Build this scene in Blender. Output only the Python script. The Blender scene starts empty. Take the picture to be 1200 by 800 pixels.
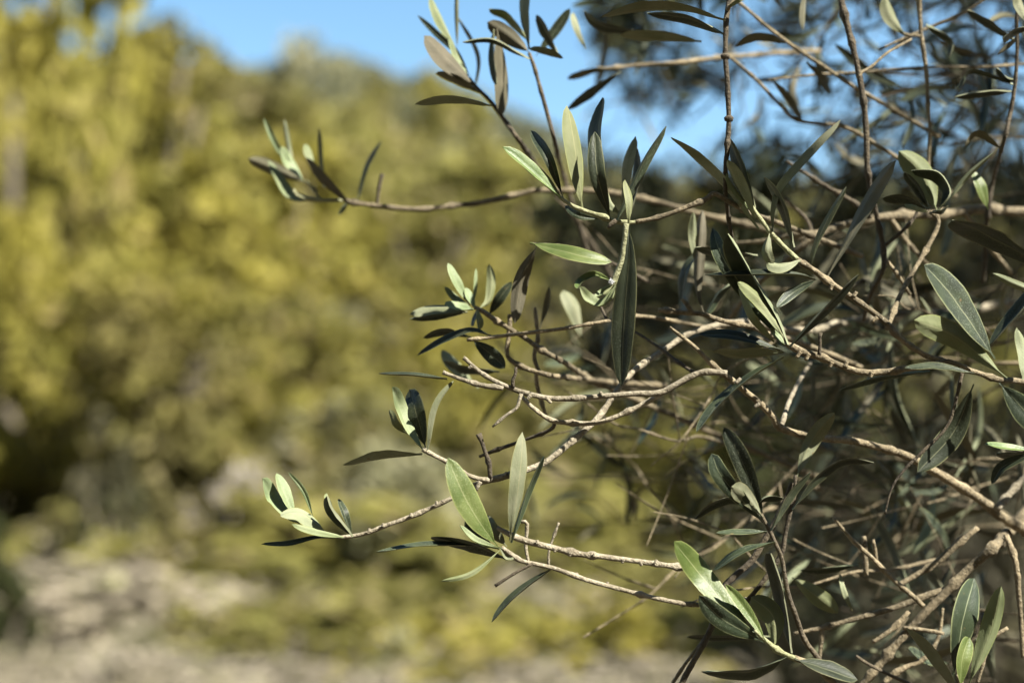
import bpy, math, random
import numpy as np
from mathutils import Vector, Matrix, noise as mnoise
R = math.radians
C = bpy.context.scene.collection
scene = bpy.context.scene

# ------------------------------------------------------------------ camera, sky, sun, exposure
FOCUS = 0.54
PITCH = R(4.8)
cam_d = bpy.data.cameras.new('camera')
cam_d.lens = 50; cam_d.sensor_width = 36; cam_d.sensor_fit = 'HORIZONTAL'
cam_d.clip_start = 0.02; cam_d.clip_end = 3000
cam_d.dof.use_dof = True; cam_d.dof.focus_distance = FOCUS; cam_d.dof.aperture_fstop = 5.2
cam = bpy.data.objects.new('camera', cam_d); C.objects.link(cam)
EYE = Vector((0, 0, 1.6))
cam.location = EYE
cam.rotation_euler = (math.pi/2 + PITCH, 0, 0)
scene.camera = cam
FWD = Vector((0, math.cos(PITCH), math.sin(PITCH)))
RIGHT = Vector((1, 0, 0))
UP = Vector((0, -math.sin(PITCH), math.cos(PITCH)))

SUN_DIR = Vector((0.55, -0.43, 0.72)).normalized()          # towards the sun
sun_el = math.asin(SUN_DIR.z); sun_az = math.atan2(SUN_DIR.x, SUN_DIR.y)
world = bpy.data.worlds.new('World'); scene.world = world; world.use_nodes = True
wn = world.node_tree.nodes; wl = world.node_tree.links
sky = wn.new('ShaderNodeTexSky'); sky.sky_type = 'NISHITA'; sky.sun_disc = False
sky.sun_elevation = sun_el; sky.sun_rotation = sun_az
sky.altitude = 600; sky.air_density = 1.0; sky.dust_density = 0.25; sky.ozone_density = 0.7
hs = wn.new('ShaderNodeHueSaturation'); hs.inputs['Hue'].default_value = .487; hs.inputs['Saturation'].default_value = 1.12
wl.new(sky.outputs[0], hs.inputs['Color']); wl.new(hs.outputs[0], wn['Background'].inputs[0]); wn['Background'].inputs[1].default_value = 0.052
sd = bpy.data.lights.new('sun', 'SUN'); sd.energy = 5.0; sd.angle = R(0.53); sd.color = (1.0, 0.95, 0.86)
sun = bpy.data.objects.new('sun', sd); C.objects.link(sun)
sun.rotation_euler = SUN_DIR.to_track_quat('Z', 'Y').to_euler()
scene.view_settings.view_transform = 'Standard'; scene.view_settings.look = 'None'
scene.view_settings.exposure = 2.15; scene.view_settings.gamma = 1.0
scene.render.engine = 'CYCLES'
scene.cycles.max_bounces = 8; scene.cycles.transparent_max_bounces = 8
scene.cycles.use_denoising = True
scene.cycles.sample_clamp_indirect = 4.0

# ------------------------------------------------------------------ helpers
PX = 36/50/1200            # metres per photo pixel at one metre
def P(x, y, dz=0.0):       # a place seen at photo pixel x, y, dz centimetres beyond the plane of sharp focus
    d = FOCUS + dz/100.0
    return EYE + FWD*d + RIGHT*((x-600)*PX*d) + UP*((400-y)*PX*d)

def mesh_obj(name, verts, faces, mats, parent=None, base=None, uvs=None, midx=None, smooth=True):
    me = bpy.data.meshes.new(name)
    base = Vector(base) if base is not None else Vector((0, 0, 0))
    v = np.asarray(verts, dtype=np.float64) - np.array(base)
    me.from_pydata(v.tolist(), [], faces)
    for m in mats: me.materials.append(m)
    if midx is not None: me.polygons.foreach_set('material_index', midx)
    if smooth: me.polygons.foreach_set('use_smooth', [True]*len(me.polygons))
    if uvs is not None:
        ul = me.uv_layers.new(name='UVMap')
        li = np.empty(len(me.loops), dtype=np.int32); me.loops.foreach_get('vertex_index', li)
        ul.data.foreach_set('uv', np.asarray(uvs, dtype=np.float32)[li].ravel())
    me.update()
    o = bpy.data.objects.new(name, me); C.objects.link(o)
    put(o, base, parent)
    return o

WB = {}                    # where each object's origin stands in the world
def put(o, base, parent):
    WB[o.name] = Vector(base)
    if parent is not None:
        o.parent = parent; o.location = Vector(base) - WB[parent.name]
    else:
        o.location = base

def tag(o, label, cat, group=None, kind=None):
    if label: o['label'] = label
    if cat: o['category'] = cat
    if group: o['group'] = group
    if kind: o['kind'] = kind
    return o

def thing(name, label, cat, base, group=None):
    o = bpy.data.objects.new(name, None); o.empty_display_size = 0.02; C.objects.link(o)
    put(o, base, None)
    return tag(o, label, cat, group)

# ------------------------------------------------------------------ materials
ALB = .74                  # all plant and soil colours were picked a little bright; this sets their level
def dim(*cs): return [tuple(v*ALB for v in c) for c in cs]
def newmat(name):
    m = bpy.data.materials.new(name); m.use_nodes = True
    nt = m.node_tree; nt.nodes.clear()
    return m, nt.nodes, nt.links

def N(nodes, typ, **kw):
    n = nodes.new(typ)
    for k, v in kw.items():
        if k.startswith('i_'):
            key = k[2:]; key = int(key) if key.isdigit() else key
            n.inputs[key].default_value = v
        else: setattr(n, k, v)
    return n

def mixc(nodes, links, fac, a, b, blend='MIX'):
    n = nodes.new('ShaderNodeMix'); n.data_type = 'RGBA'; n.blend_type = blend
    for sock, val in ((0, fac), (6, a), (7, b)):
        if hasattr(val, 'is_output'): links.new(val, n.inputs[sock])
        elif sock == 0: n.inputs[0].default_value = val
        else: n.inputs[sock].default_value = (*val, 1)
    return n.outputs[2]

def ramp(nodes, links, src, lo, hi):
    n = nodes.new('ShaderNodeMapRange'); n.interpolation_type = 'SMOOTHSTEP'
    links.new(src, n.inputs[0]); n.inputs[1].default_value = lo; n.inputs[2].default_value = hi
    return n.outputs[0]

def leaf_material(name, a, b, rib, margin, rough=0.45, spec=0.5, speck=0.0, speck_col=(.5, .52, .45), trans=0.1, ribw=0.07, vary=0.25, rib_amt=0.6, mar_amt=0.7, tcol=None):
    a, b, rib, margin, speck_col = dim(a, b, rib, margin, speck_col)
    m, n, l = newmat(name)
    out = N(n, 'ShaderNodeOutputMaterial'); bs = N(n, 'ShaderNodeBsdfPrincipled')
    uv = N(n, 'ShaderNodeUVMap'); sep = N(n, 'ShaderNodeSeparateXYZ'); l.new(uv.outputs[0], sep.inputs[0])
    s1 = N(n, 'ShaderNodeMath', operation='SUBTRACT', i_1=0.5); l.new(sep.outputs[1], s1.inputs[0])
    s2 = N(n, 'ShaderNodeMath', operation='ABSOLUTE'); l.new(s1.outputs[0], s2.inputs[0])
    s3 = N(n, 'ShaderNodeMath', operation='MULTIPLY', i_1=2.0); l.new(s2.outputs[0], s3.inputs[0])
    tc = N(n, 'ShaderNodeTexCoord'); oi = N(n, 'ShaderNodeObjectInfo')
    ofs = N(n, 'ShaderNodeVectorMath', operation='ADD'); l.new(tc.outputs['Object'], ofs.inputs[0]); l.new(oi.outputs['Random'], ofs.inputs[1])
    n1 = N(n, 'ShaderNodeTexNoise', i_Scale=130.0, i_Detail=4.0); l.new(ofs.outputs[0], n1.inputs['Vector'])
    n2 = N(n, 'ShaderNodeTexNoise', i_Scale=2000.0, i_Detail=2.0); l.new(ofs.outputs[0], n2.inputs['Vector'])
    n4 = N(n, 'ShaderNodeTexNoise', i_Scale=40.0, i_Detail=3.0); l.new(ofs.outputs[0], n4.inputs['Vector'])
    col = mixc(n, l, ramp(n, l, n1.outputs[0], .35, .68), a, b)
    if speck > 0:
        ms = N(n, 'ShaderNodeMath', operation='MULTIPLY', i_1=speck); l.new(ramp(n, l, n2.outputs[0], .53, .68), ms.inputs[0])
        ms2 = N(n, 'ShaderNodeMath', operation='MULTIPLY'); l.new(ms.outputs[0], ms2.inputs[0]); l.new(ramp(n, l, n4.outputs[0], .3, .62), ms2.inputs[1])
        col = mixc(n, l, ms2.outputs[0], col, speck_col)
    # rare brown blemishes
    n5 = N(n, 'ShaderNodeTexNoise', i_Scale=230.0, i_Detail=3.0); l.new(ofs.outputs[0], n5.inputs['Vector'])
    bl = N(n, 'ShaderNodeMath', operation='MULTIPLY', i_1=0.7); l.new(ramp(n, l, n5.outputs[0], .70, .76), bl.inputs[0])
    col = mixc(n, l, bl.outputs[0], col, (.10, .065, .03))
    rm = N(n, 'ShaderNodeMapRange'); rm.interpolation_type = 'SMOOTHSTEP'
    l.new(s3.outputs[0], rm.inputs[0]); rm.inputs[1].default_value = 0.015; rm.inputs[2].default_value = ribw; rm.inputs[3].default_value = rib_amt; rm.inputs[4].default_value = 0
    col = mixc(n, l, rm.outputs[0], col, rib)
    mm = N(n, 'ShaderNodeMath', operation='MULTIPLY', i_1=mar_amt); l.new(ramp(n, l, s3.outputs[0], .86, .99), mm.inputs[0])
    col = mixc(n, l, mm.outputs[0], col, margin)
    hv = N(n, 'ShaderNodeHueSaturation'); l.new(col, hv.inputs['Color'])
    vr = N(n, 'ShaderNodeMapRange'); l.new(oi.outputs['Random'], vr.inputs[0]); vr.inputs[3].default_value = 1-vary; vr.inputs[4].default_value = 1+vary
    l.new(vr.outputs[0], hv.inputs['Value'])
    hr = N(n, 'ShaderNodeMath', operation='MULTIPLY_ADD', i_1=0.03, i_2=0.485); l.new(oi.outputs['Random'], hr.inputs[0]); l.new(hr.outputs[0], hv.inputs['Hue'])
    l.new(hv.outputs[0], bs.inputs['Base Color'])
    bs.inputs['Specular IOR Level'].default_value = spec
    rr = N(n, 'ShaderNodeMapRange'); l.new(n1.outputs[0], rr.inputs[0]); rr.inputs[3].default_value = rough-.08; rr.inputs[4].default_value = rough+.12
    l.new(rr.outputs[0], bs.inputs['Roughness'])
    # side veins and leathery grain
    wv = N(n, 'ShaderNodeMath', operation='MULTIPLY_ADD', i_1=-0.16); l.new(s3.outputs[0], wv.inputs[0]); l.new(sep.outputs[0], wv.inputs[2])
    wv2 = N(n, 'ShaderNodeMath', operation='MULTIPLY', i_1=75.0); l.new(wv.outputs[0], wv2.inputs[0])
    wv3 = N(n, 'ShaderNodeMath', operation='SINE'); l.new(wv2.outputs[0], wv3.inputs[0])
    ba = N(n, 'ShaderNodeMath', operation='MULTIPLY_ADD', i_1=0.06); l.new(wv3.outputs[0], ba.inputs[0]); l.new(n2.outputs[0], ba.inputs[2])
    bp = N(n, 'ShaderNodeBump', i_Strength=0.35, i_Distance=0.0004); l.new(ba.outputs[0], bp.inputs['Height']); l.new(bp.outputs[0], bs.inputs['Normal'])
    if trans > 0:
        tr = N(n, 'ShaderNodeBsdfTranslucent'); mx = N(n, 'ShaderNodeMixShader', i_0=trans)
        if tcol: tr.inputs[0].default_value = (*tcol, 1)
        else: l.new(hv.outputs[0], tr.inputs[0])
        l.new(bs.outputs[0], mx.inputs[1]); l.new(tr.outputs[0], mx.inputs[2]); l.new(mx.outputs[0], out.inputs[0])
    else: l.new(bs.outputs[0], out.inputs[0])
    return m

M = {}
M['top'] = leaf_material('olive_leaf_upper', (.017, .024, .012), (.030, .040, .018), (.17, .18, .105), (.27, .28, .13), rough=.52, spec=.24, speck=.34, speck_col=(.22, .24, .18), trans=.07, tcol=(.10, .13, .02), rib_amt=.7, mar_amt=.5)
M['under'] = leaf_material('olive_leaf_underside', (.135, .148, .082), (.182, .192, .118), (.25, .235, .13), (.17, .17, .07), rough=.7, spec=.2, speck=.3, speck_col=(.29, .28, .19), trans=.05, tcol=(.10, .11, .025), rib_amt=.5, ribw=.08)
M['green'] = leaf_material('olive_leaf_fresh_upper', (.066, .100, .022), (.105, .140, .036), (.25, .27, .13), (.26, .29, .10), rough=.45, spec=.35, speck=.4, speck_col=(.30, .34, .16), trans=.18, tcol=(.24, .34, .03), rib_amt=.6, vary=.1)
M['grunder'] = leaf_material('olive_leaf_fresh_underside', (.135, .155, .070), (.178, .195, .098), (.28, .28, .15), (.22, .25, .08), rough=.65, spec=.25, trans=.10, tcol=(.22, .28, .03), vary=.12)
M['young'] = leaf_material('olive_leaf_young', (.155, .195, .088), (.200, .232, .122), (.26, .29, .17), (.26, .30, .13), rough=.6, spec=.3, trans=.2, tcol=(.3, .36, .07), speck=.2, speck_col=(.45, .46, .36), vary=.1)
M['dry'] = leaf_material('olive_leaf_dry_underside', (.088, .082, .050), (.126, .115, .074), (.17, .15, .095), (.10, .092, .045), rough=.7, spec=.2, trans=.06, tcol=(.12, .10, .025), vary=.15)
KIND = {'t': ('top', 'under'), 'u': ('top', 'under'), 'g': ('green', 'grunder'), 'h': ('green', 'grunder'), 'y': ('young', 'young'), 'd': ('top', 'dry')}

def bark_material(name, cols, rough=.85, scale=1.0):
    cols = dim(*cols)
    m, n, l = newmat(name)
    out = N(n, 'ShaderNodeOutputMaterial'); bs = N(n, 'ShaderNodeBsdfPrincipled'); tc = N(n, 'ShaderNodeTexCoord')
    n1 = N(n, 'ShaderNodeTexNoise', i_Scale=110.0*scale, i_Detail=6.0, i_Roughness=.65); l.new(tc.outputs['Object'], n1.inputs['Vector'])
    n2 = N(n, 'ShaderNodeTexNoise', i_Scale=700.0*scale, i_Detail=4.0, i_Roughness=.6); l.new(tc.outputs['Object'], n2.inputs['Vector'])
    n3 = N(n, 'ShaderNodeTexVoronoi', i_Scale=500.0*scale); l.new(tc.outputs['Object'], n3.inputs['Vector'])
    col = mixc(n, l, ramp(n, l, n1.outputs[0], .34, .66), cols[0], cols[1])
    f2 = N(n, 'ShaderNodeMath', operation='MULTIPLY', i_1=.6); l.new(ramp(n, l, n2.outputs[0], .48, .7), f2.inputs[0])
    col = mixc(n, l, f2.outputs[0], col, cols[2])
    f3 = N(n, 'ShaderNodeMath', operation='MULTIPLY', i_1=.7); l.new(ramp(n, l, n3.outputs[0], .22, .1), f3.inputs[0])
    col = mixc(n, l, f3.outputs[0], col, cols[3])
    oi = N(n, 'ShaderNodeObjectInfo'); hv = N(n, 'ShaderNodeHueSaturation'); l.new(col, hv.inputs['Color'])
    vr = N(n, 'ShaderNodeMapRange'); l.new(oi.outputs['Random'], vr.inputs[0]); vr.inputs[3].default_value = .82; vr.inputs[4].default_value = 1.18
    l.new(vr.outputs[0], hv.inputs['Value']); l.new(hv.outputs[0], bs.inputs['Base Color'])
    bs.inputs['Roughness'].default_value = rough; bs.inputs['Specular IOR Level'].default_value = .3
    ad = N(n, 'ShaderNodeMath', operation='ADD'); l.new(n1.outputs[0], ad.inputs[0]); l.new(n2.outputs[0], ad.inputs[1])
    bp = N(n, 'ShaderNodeBump', i_Strength=.9, i_Distance=.0013/scale); l.new(ad.outputs[0], bp.inputs['Height']); l.new(bp.outputs[0], bs.inputs['Normal'])
    l.new(bs.outputs[0], out.inputs[0])
    return m
M['bark'] = bark_material('olive_bark_pale', ((.098, .078, .044), (.26, .210, .126), (.052, .044, .028), (.32, .29, .21)))
M['pale'] = bark_material('olive_bark_grey_tan', ((.165, .140, .092), (.300, .262, .185), (.085, .068, .044), (.37, .34, .26)))
M['brown'] = bark_material('olive_bark_brown', ((.048, .038, .024), (.095, .075, .045), (.028, .022, .014), (.14, .115, .07)))  # brown bark, lowered further to put the stems' shade into its colour
M['shoot'] = bark_material('olive_green_shoot', ((.20, .205, .095), (.26, .26, .14), (.15, .14, .065), (.31, .30, .18)), rough=.6)
M['trunkbark'] = bark_material('tree_bark', ((.10, .085, .06), (.15, .125, .09), (.07, .058, .04), (.2, .17, .13)), scale=.05)

# ------------------------------------------------------------------ leaf and twig builders
rng = random.Random(7)
def crom(pts, n):          # smooth curve through pts, n samples
    pts = [np.array(p, dtype=float) for p in pts]
    if len(pts) == 2: pts = [pts[0], (pts[0]+pts[1])/2, pts[1]]
    q = [2*pts[0]-pts[1]] + pts + [2*pts[-1]-pts[-2]]
    d = [0.0]
    for i in range(1, len(pts)): d.append(d[-1] + max(np.linalg.norm(pts[i][:3]-pts[i-1][:3]), 1e-6))
    out = []
    for k in range(n):
        s = d[-1]*k/(n-1); i = 0
        while i < len(d)-2 and s > d[i+1]: i += 1
        t = (s-d[i])/(d[i+1]-d[i]); p0, p1, p2, p3 = q[i:i+4]
        out.append(.5*((2*p1)+(-p0+p2)*t+(2*p0-5*p1+4*p2-p3)*t*t+(-p0+3*p1-3*p2+p3)*t**3))
    return np.array(out)

def leaf_mesh(name, pts, width, N0s, kind, parent, fold=14, twist=0, ns=16, nc=7, curl=.12, thick=.00035, blunt=False):
    """pts base to tip in the world; N0s(i, p, T) gives the upper side's normal at station i."""
    cen = crom(pts, ns)
    L = float(np.sum(np.linalg.norm(np.diff(cen, axis=0), axis=1)))
    vs_t, vs_b, uvs = [], [], []
    fr = R(fold); seed = rng.random()*100
    for i in range(ns):
        t = i/(ns-1); p = Vector(cen[i])
        T = Vector(cen[min(i+1, ns-1)]-cen[max(i-1, 0)]).normalized()
        Nn = N0s(t, p, T); S = T.cross(Nn).normalized(); Nn = S.cross(T).normalized()
        s = max((t-.06)/.94, 0)
        hw = ((s**.8*(1-s)**.5)/.4241 if blunt else (s**.82*(1-s)**.62)/.3737) if 0 < s < 1 else 0
        pet = .06 if t < .12 else .025
        hw = max(hw, pet*(1 if t < .9 else (1-t)*8+.15))*width/2
        for j in range(nc):
            v = -1+2*j/(nc-1)
            wob = 1+.05*mnoise.noise((t*7, v*.7, seed))
            x = v*hw*math.cos(fr)*wob
            z = abs(v)**1.25*hw*math.sin(fr) - curl*hw*abs(v)**5 - (.00025 if abs(v) < .01 else 0) + hw*.09*mnoise.noise((t*5, v*1.5+3, seed))
            q = p + S*x + Nn*z
            vs_t.append(q)
            th = thick*(1-abs(v)**3)*min(1, hw/(.12*width+1e-9)) + (.0004*min(1, (1-t)*2) if abs(v) < .01 else 0)
            vs_b.append(q - Nn*th)
            uvs.append((t, (v+1)/2))
    nt = ns*nc; verts = vs_t+vs_b; faces = []; mi = []
    for i in range(ns-1):
        for j in range(nc-1):
            a = i*nc+j
            faces.append((a, a+1, a+nc+1, a+nc)); mi.append(0)
            faces.append((nt+a, nt+a+nc, nt+a+nc+1, nt+a+1)); mi.append(1)
    top, und = KIND[kind]
    # make sure face winding matches the intended upper normal (smooth shading needs it)
    a, b, c = (Vector(verts[k]) for k in ((ns//2)*nc, (ns//2)*nc+1, (ns//2+1)*nc))
    T = Vector(cen[ns//2+1]-cen[ns//2]).normalized()
    if (b-a).cross(c-a).dot(N0s(.5, Vector(cen[ns//2]), T)) < 0: faces = [f[::-1] for f in faces]
    return mesh_obj(name, [tuple(q) for q in verts], faces, [M[top], M[und]], parent, cen[0], uvs*2, mi)

def leaf(parent, w, kind, mode, *pts, dz=0.0, fold=None, twist=None, blunt=False, name='leaf', lim=50, label=None):
    """pts from tip to base, photo pixels (+ centimetres of depth added to dz). w: apparent width. kind t/u/g/h/y/d: which face shows.
    mode L lit, D shaded, G grazing, or a roll in degrees."""
    Lpx = sum(math.dist(pts[i][:2], pts[i+1][:2]) for i in range(len(pts)-1))
    q = []
    tipo = rng.uniform(-1, 1)*min(1.4, Lpx*.012); mido = rng.uniform(-.3, .3)
    for i, p in enumerate(pts):
        f = 1-i/(len(pts)-1)
        e = p[2] if len(p) > 2 else tipo*f + mido*math.sin(math.pi*f)
        q.append(P(p[0], p[1], dz+e))
    q.reverse()
    flip = kind in 'udh'
    mid = q[len(q)//2]; T = (q[-1]-q[0]).normalized()
    def frame(p, T):
        c = (EYE-p).normalized(); n0 = (c-T*c.dot(T)).normalized()
        return n0, T.cross(n0)
    n0, b0 = frame(mid, T)
    if isinstance(mode, (int, float)): roll = R(mode)
    else:
        best = None
        if mode == 'D': lim = max(lim, 66)
        for k in range(-lim, lim+1, 2):
            d = (n0*math.cos(R(k))+b0*math.sin(R(k))).dot(SUN_DIR)
            sc = {'L': -d+abs(k)*.002, 'D': d+abs(k)*.003, 'G': abs(d-.2)+abs(k)*.001}[mode]
            if best is None or sc < best[0]: best = (sc, k)
        roll = R(best[1] + rng.uniform(-5, 5))
    tw = R(rng.uniform(-14, 14) if twist is None else twist)
    depth = FOCUS+dz/100
    true = .9*w*PX*depth/max(math.cos(roll), .3)
    true = min(true, Lpx*PX*depth*.32 + .002)
    def N0s(t, p, T):
        n, b = frame(p, T); r = roll+tw*(t-.5)
        v = n*math.cos(r)+b*math.sin(r)
        return -v if flip else v
    o = leaf_mesh(name, q, true, N0s, kind, parent, fold=rng.uniform(8, 22) if fold is None else fold, blunt=blunt)
    if label: o['label'] = label
    return o

def tube(name, cen, rad, mat, parent, base=None, sides=9, nodes=True, seed=0, step=.0014):
    cen = [np.array(list(c)+[r]) for c, r in zip(cen, rad)]
    L = sum(np.linalg.norm(cen[i+1][:3]-cen[i][:3]) for i in range(len(cen)-1))
    n = int(min(max(L/step, 6), 160))
    sm = crom(cen, n); rr = random.Random(seed*13+n); cen_k = .88
    nodepos = []
    s = rr.uniform(.004, .015)
    while s < L and nodes: nodepos.append((s, rr.uniform(.1, .6))); s += rr.uniform(.006, .030)
    vs, fs = [], []; ref = Vector((.3, .2, 1)).normalized(); acc = 0.0
    for i in range(n):
        p = Vector(sm[i][:3]); r = max(sm[i][3]*cen_k, 1e-5)
        if i: acc += np.linalg.norm(sm[i][:3]-sm[i-1][:3])
        T = Vector(sm[min(i+1, n-1)][:3]-sm[max(i-1, 0)][:3]).normalized()
        a = (ref-T*ref.dot(T)).normalized(); ref = a; b = T.cross(a)
        k = 1+.13*mnoise.noise((acc*160, seed*3.1, 0))
        sw = sum(h*math.exp(-((acc-q)/(.9*r+.0006))**2) for q, h in nodepos)
        off = (a*mnoise.noise((acc*45, seed, 5))+b*mnoise.noise((acc*45, seed, 9)))*r*.35
        for j in range(sides):
            an = 2*math.pi*j/sides
            kk = r*(k+sw*(1+.5*math.cos(2*an+seed)) + .16*mnoise.noise((math.cos(an)*1.5+acc*300, math.sin(an)*1.5, seed)) + .10*mnoise.noise((math.cos(an)*3+acc*900, math.sin(an)*3, seed+4)))
            vs.append(p+off+(a*math.cos(an)+b*math.sin(an))*kk)
    for i in range(n-1):
        for j in range(sides):
            fs.append((i*sides+j, i*sides+(j+1) % sides, (i+1)*sides+(j+1) % sides, (i+1)*sides+j))
    fs.append(tuple(range(sides))[::-1]); fs.append(tuple((n-1)*sides+j for j in range(sides)))
    return mesh_obj(name, [tuple(v) for v in vs], fs, [mat], parent, base if base is not None else cen[0][:3])

_ts = [0]
def stem(parent, mat, pts, dz=0.0, name='twig', nodes=True):
    """pts (x, y, radius px[, extra cm]) from the thick end to the tip."""
    _ts[0] += 1
    cen, rad = [], []
    for p in pts:
        e = dz+(p[3] if len(p) > 3 else 0)
        cen.append(P(p[0], p[1], e)); rad.append(p[2]*PX*(FOCUS+e/100))
    return tube(name, cen, rad, M[mat], parent, seed=_ts[0], nodes=nodes)
# ------------------------------------------------------------------ the setting: ground, hills, woods
def sstep(a, b, x):
    t = min(max((x-a)/(b-a), 0), 1); return t*t*(3-2*t)
def lerp(tab, x): return float(np.interp(x, [a for a, b in tab], [b for a, b in tab]))
NEAR_LINE = [(-300, -120), (120, -40), (170, -10), (230, 24), (300, 60), (340, 100), (480, 112), (560, 135), (700, 195), (800, 210), (1400, 205)]
FAR_LINE = [(-300, 40), (300, 72), (335, 58), (362, 47), (400, 60), (440, 72), (470, 88), (520, 84), (600, 122), (700, 180), (800, 200), (1400, 195)]
def ground_z(x, y):
    A = 5.6 + 4.6/(1+math.exp((x+1.5)/3.2))
    h = A*sstep(11, 46, y)
    h += (19+14*math.exp(-((x+27)/30)**2))*math.exp(-((y-165)/50)**2)*math.exp(-(x/260)**2)
    h += 34*sstep(-2, -34, y) if y < -3 else 0          # unseen slope added behind the camera to block sky light
    h += .12*mnoise.noise((x*.35, y*.35, 0)) * sstep(2, 8, y) + .5*mnoise.noise((x*.08, y*.08, 4))*sstep(14, 30, y)
    return h
def at(px, Y):             # ground spot seen under photo column px at distance Y
    x = (px-600)*PX*Y; return x, Y, ground_z(x, Y)
def height_to(px_y, Y):    # world height of photo row px_y at distance Y
    d = FWD + UP*((400-px_y)*PX); return EYE.z + d.z/d.y*Y

def mat_ground():
    m, n, l = newmat('dry_ground'); out = N(n, 'ShaderNodeOutputMaterial'); bs = N(n, 'ShaderNodeBsdfPrincipled'); tc = N(n, 'ShaderNodeTexCoord')
    a = N(n, 'ShaderNodeTexNoise', i_Scale=.55, i_Detail=7.0, i_Roughness=.65); l.new(tc.outputs['Object'], a.inputs['Vector'])
    b = N(n, 'ShaderNodeTexNoise', i_Scale=3.2, i_Detail=8.0, i_Roughness=.7); l.new(tc.outputs['Object'], b.inputs['Vector'])
    c = N(n, 'ShaderNodeTexNoise', i_Scale=22.0, i_Detail=5.0); l.new(tc.outputs['Object'], c.inputs['Vector'])
    col = mixc(n, l, ramp(n, l, a.outputs[0], .40, .62), (.27, .235, .18), (.12, .118, .05))
    f = N(n, 'ShaderNodeMath', operation='MULTIPLY', i_1=.7); l.new(ramp(n, l, b.outputs[0], .45, .65), f.inputs[0])
    col = mixc(n, l, f.outputs[0], col, (.33, .29, .225))
    f = N(n, 'ShaderNodeMath', operation='MULTIPLY', i_1=.5); l.new(ramp(n, l, c.outputs[0], .5, .7), f.inputs[0])
    col = mixc(n, l, f.outputs[0], col, (.12, .10, .07))
    # ground colour darkened round the camera to cut bounced light, pale dry ground beyond
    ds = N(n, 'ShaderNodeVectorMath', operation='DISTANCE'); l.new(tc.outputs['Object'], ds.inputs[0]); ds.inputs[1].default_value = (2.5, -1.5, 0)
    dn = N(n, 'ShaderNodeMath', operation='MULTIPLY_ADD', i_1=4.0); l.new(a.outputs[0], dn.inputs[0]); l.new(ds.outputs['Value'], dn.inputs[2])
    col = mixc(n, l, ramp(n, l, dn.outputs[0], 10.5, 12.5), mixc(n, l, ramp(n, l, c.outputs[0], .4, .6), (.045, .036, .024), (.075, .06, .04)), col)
    l.new(col, bs.inputs['Base Color']); bs.inputs['Roughness'].default_value = .95; bs.inputs['Specular IOR Level'].default_value = .1
    bp = N(n, 'ShaderNodeBump', i_Strength=.6, i_Distance=.05); l.new(b.outputs[0], bp.inputs['Height']); l.new(bp.outputs[0], bs.inputs['Normal'])
    l.new(bs.outputs[0], out.inputs[0]); return m
LOWMIX = .35               # twiggy, half bare patches in the scrub
def mat_foliage(name, a, b, c, trans=.25, scale=.8):
    a, b, c = dim(a, b, c)
    m, n, l = newmat(name); out = N(n, 'ShaderNodeOutputMaterial'); bs = N(n, 'ShaderNodeBsdfPrincipled'); tc = N(n, 'ShaderNodeTexCoord'); oi = N(n, 'ShaderNodeObjectInfo')
    t = N(n, 'ShaderNodeTexNoise', i_Scale=scale, i_Detail=4.0); l.new(tc.outputs['Object'], t.inputs['Vector'])
    g = N(n, 'ShaderNodeNewGeometry')
    col = mixc(n, l, ramp(n, l, t.outputs[0], .38, .62), a, b)
    col = mixc(n, l, ramp(n, l, g.outputs['Random Per Island'], .72, .98), col, c)
    lo = N(n, 'ShaderNodeTexNoise', i_Scale=.42, i_Detail=3.0); l.new(g.outputs['Position'], lo.inputs['Vector'])
    lf = N(n, 'ShaderNodeMath', operation='MULTIPLY', i_1=LOWMIX); l.new(ramp(n, l, lo.outputs[0], .50, .68), lf.inputs[0])
    col = mixc(n, l, lf.outputs[0], col, (.17, .145, .10))
    hv = N(n, 'ShaderNodeHueSaturation'); l.new(col, hv.inputs['Color'])
    vr = N(n, 'ShaderNodeMapRange'); l.new(oi.outputs['Random'], vr.inputs[0]); vr.inputs[3].default_value = .8; vr.inputs[4].default_value = 1.2; l.new(vr.outputs[0], hv.inputs['Value'])
    l.new(hv.outputs[0], bs.inputs['Base Color']); bs.inputs['Roughness'].default_value = .65; bs.inputs['Specular IOR Level'].default_value = .12
    tr = N(n, 'ShaderNodeBsdfTranslucent'); l.new(hv.outputs[0], tr.inputs[0]); mx = N(n, 'ShaderNodeMixShader', i_0=trans)
    l.new(bs.outputs[0], mx.inputs[1]); l.new(tr.outputs[0], mx.inputs[2]); l.new(mx.outputs[0], out.inputs[0]); return m
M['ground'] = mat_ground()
M['yellow'] = mat_foliage('yellow_green_foliage', (.310, .275, .052), (.222, .206, .046), (.33, .27, .10), trans=.42)
M['farg'] = mat_foliage('far_hill_foliage', (.165, .170, .085), (.115, .125, .06), (.22, .20, .14), scale=.12)
M['olive'] = mat_foliage('olive_green_foliage', (.252, .232, .060), (.192, .184, .050), (.30, .25, .12), trans=.42)
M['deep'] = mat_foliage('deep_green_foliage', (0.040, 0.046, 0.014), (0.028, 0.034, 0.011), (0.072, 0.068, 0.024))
M['greyg'] = mat_foliage('grey_green_foliage', (.275, .265, .145), (.21, .21, .11), (.33, .31, .21), trans=.35)
M['straw'] = mat_foliage('straw', (.40, .35, .26), (.33, .29, .22), (.24, .24, .11), trans=.2)
M['mauve'] = mat_foliage('grey_dry_scrub', (.30, .26, .19), (.24, .21, .155), (.27, .26, .13))
M['greystem'] = mat_foliage('grey_dead_scrub', (0.238, 0.210, 0.175), (0.189, 0.168, 0.140), (0.280, 0.252, 0.210), trans=0)

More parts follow.
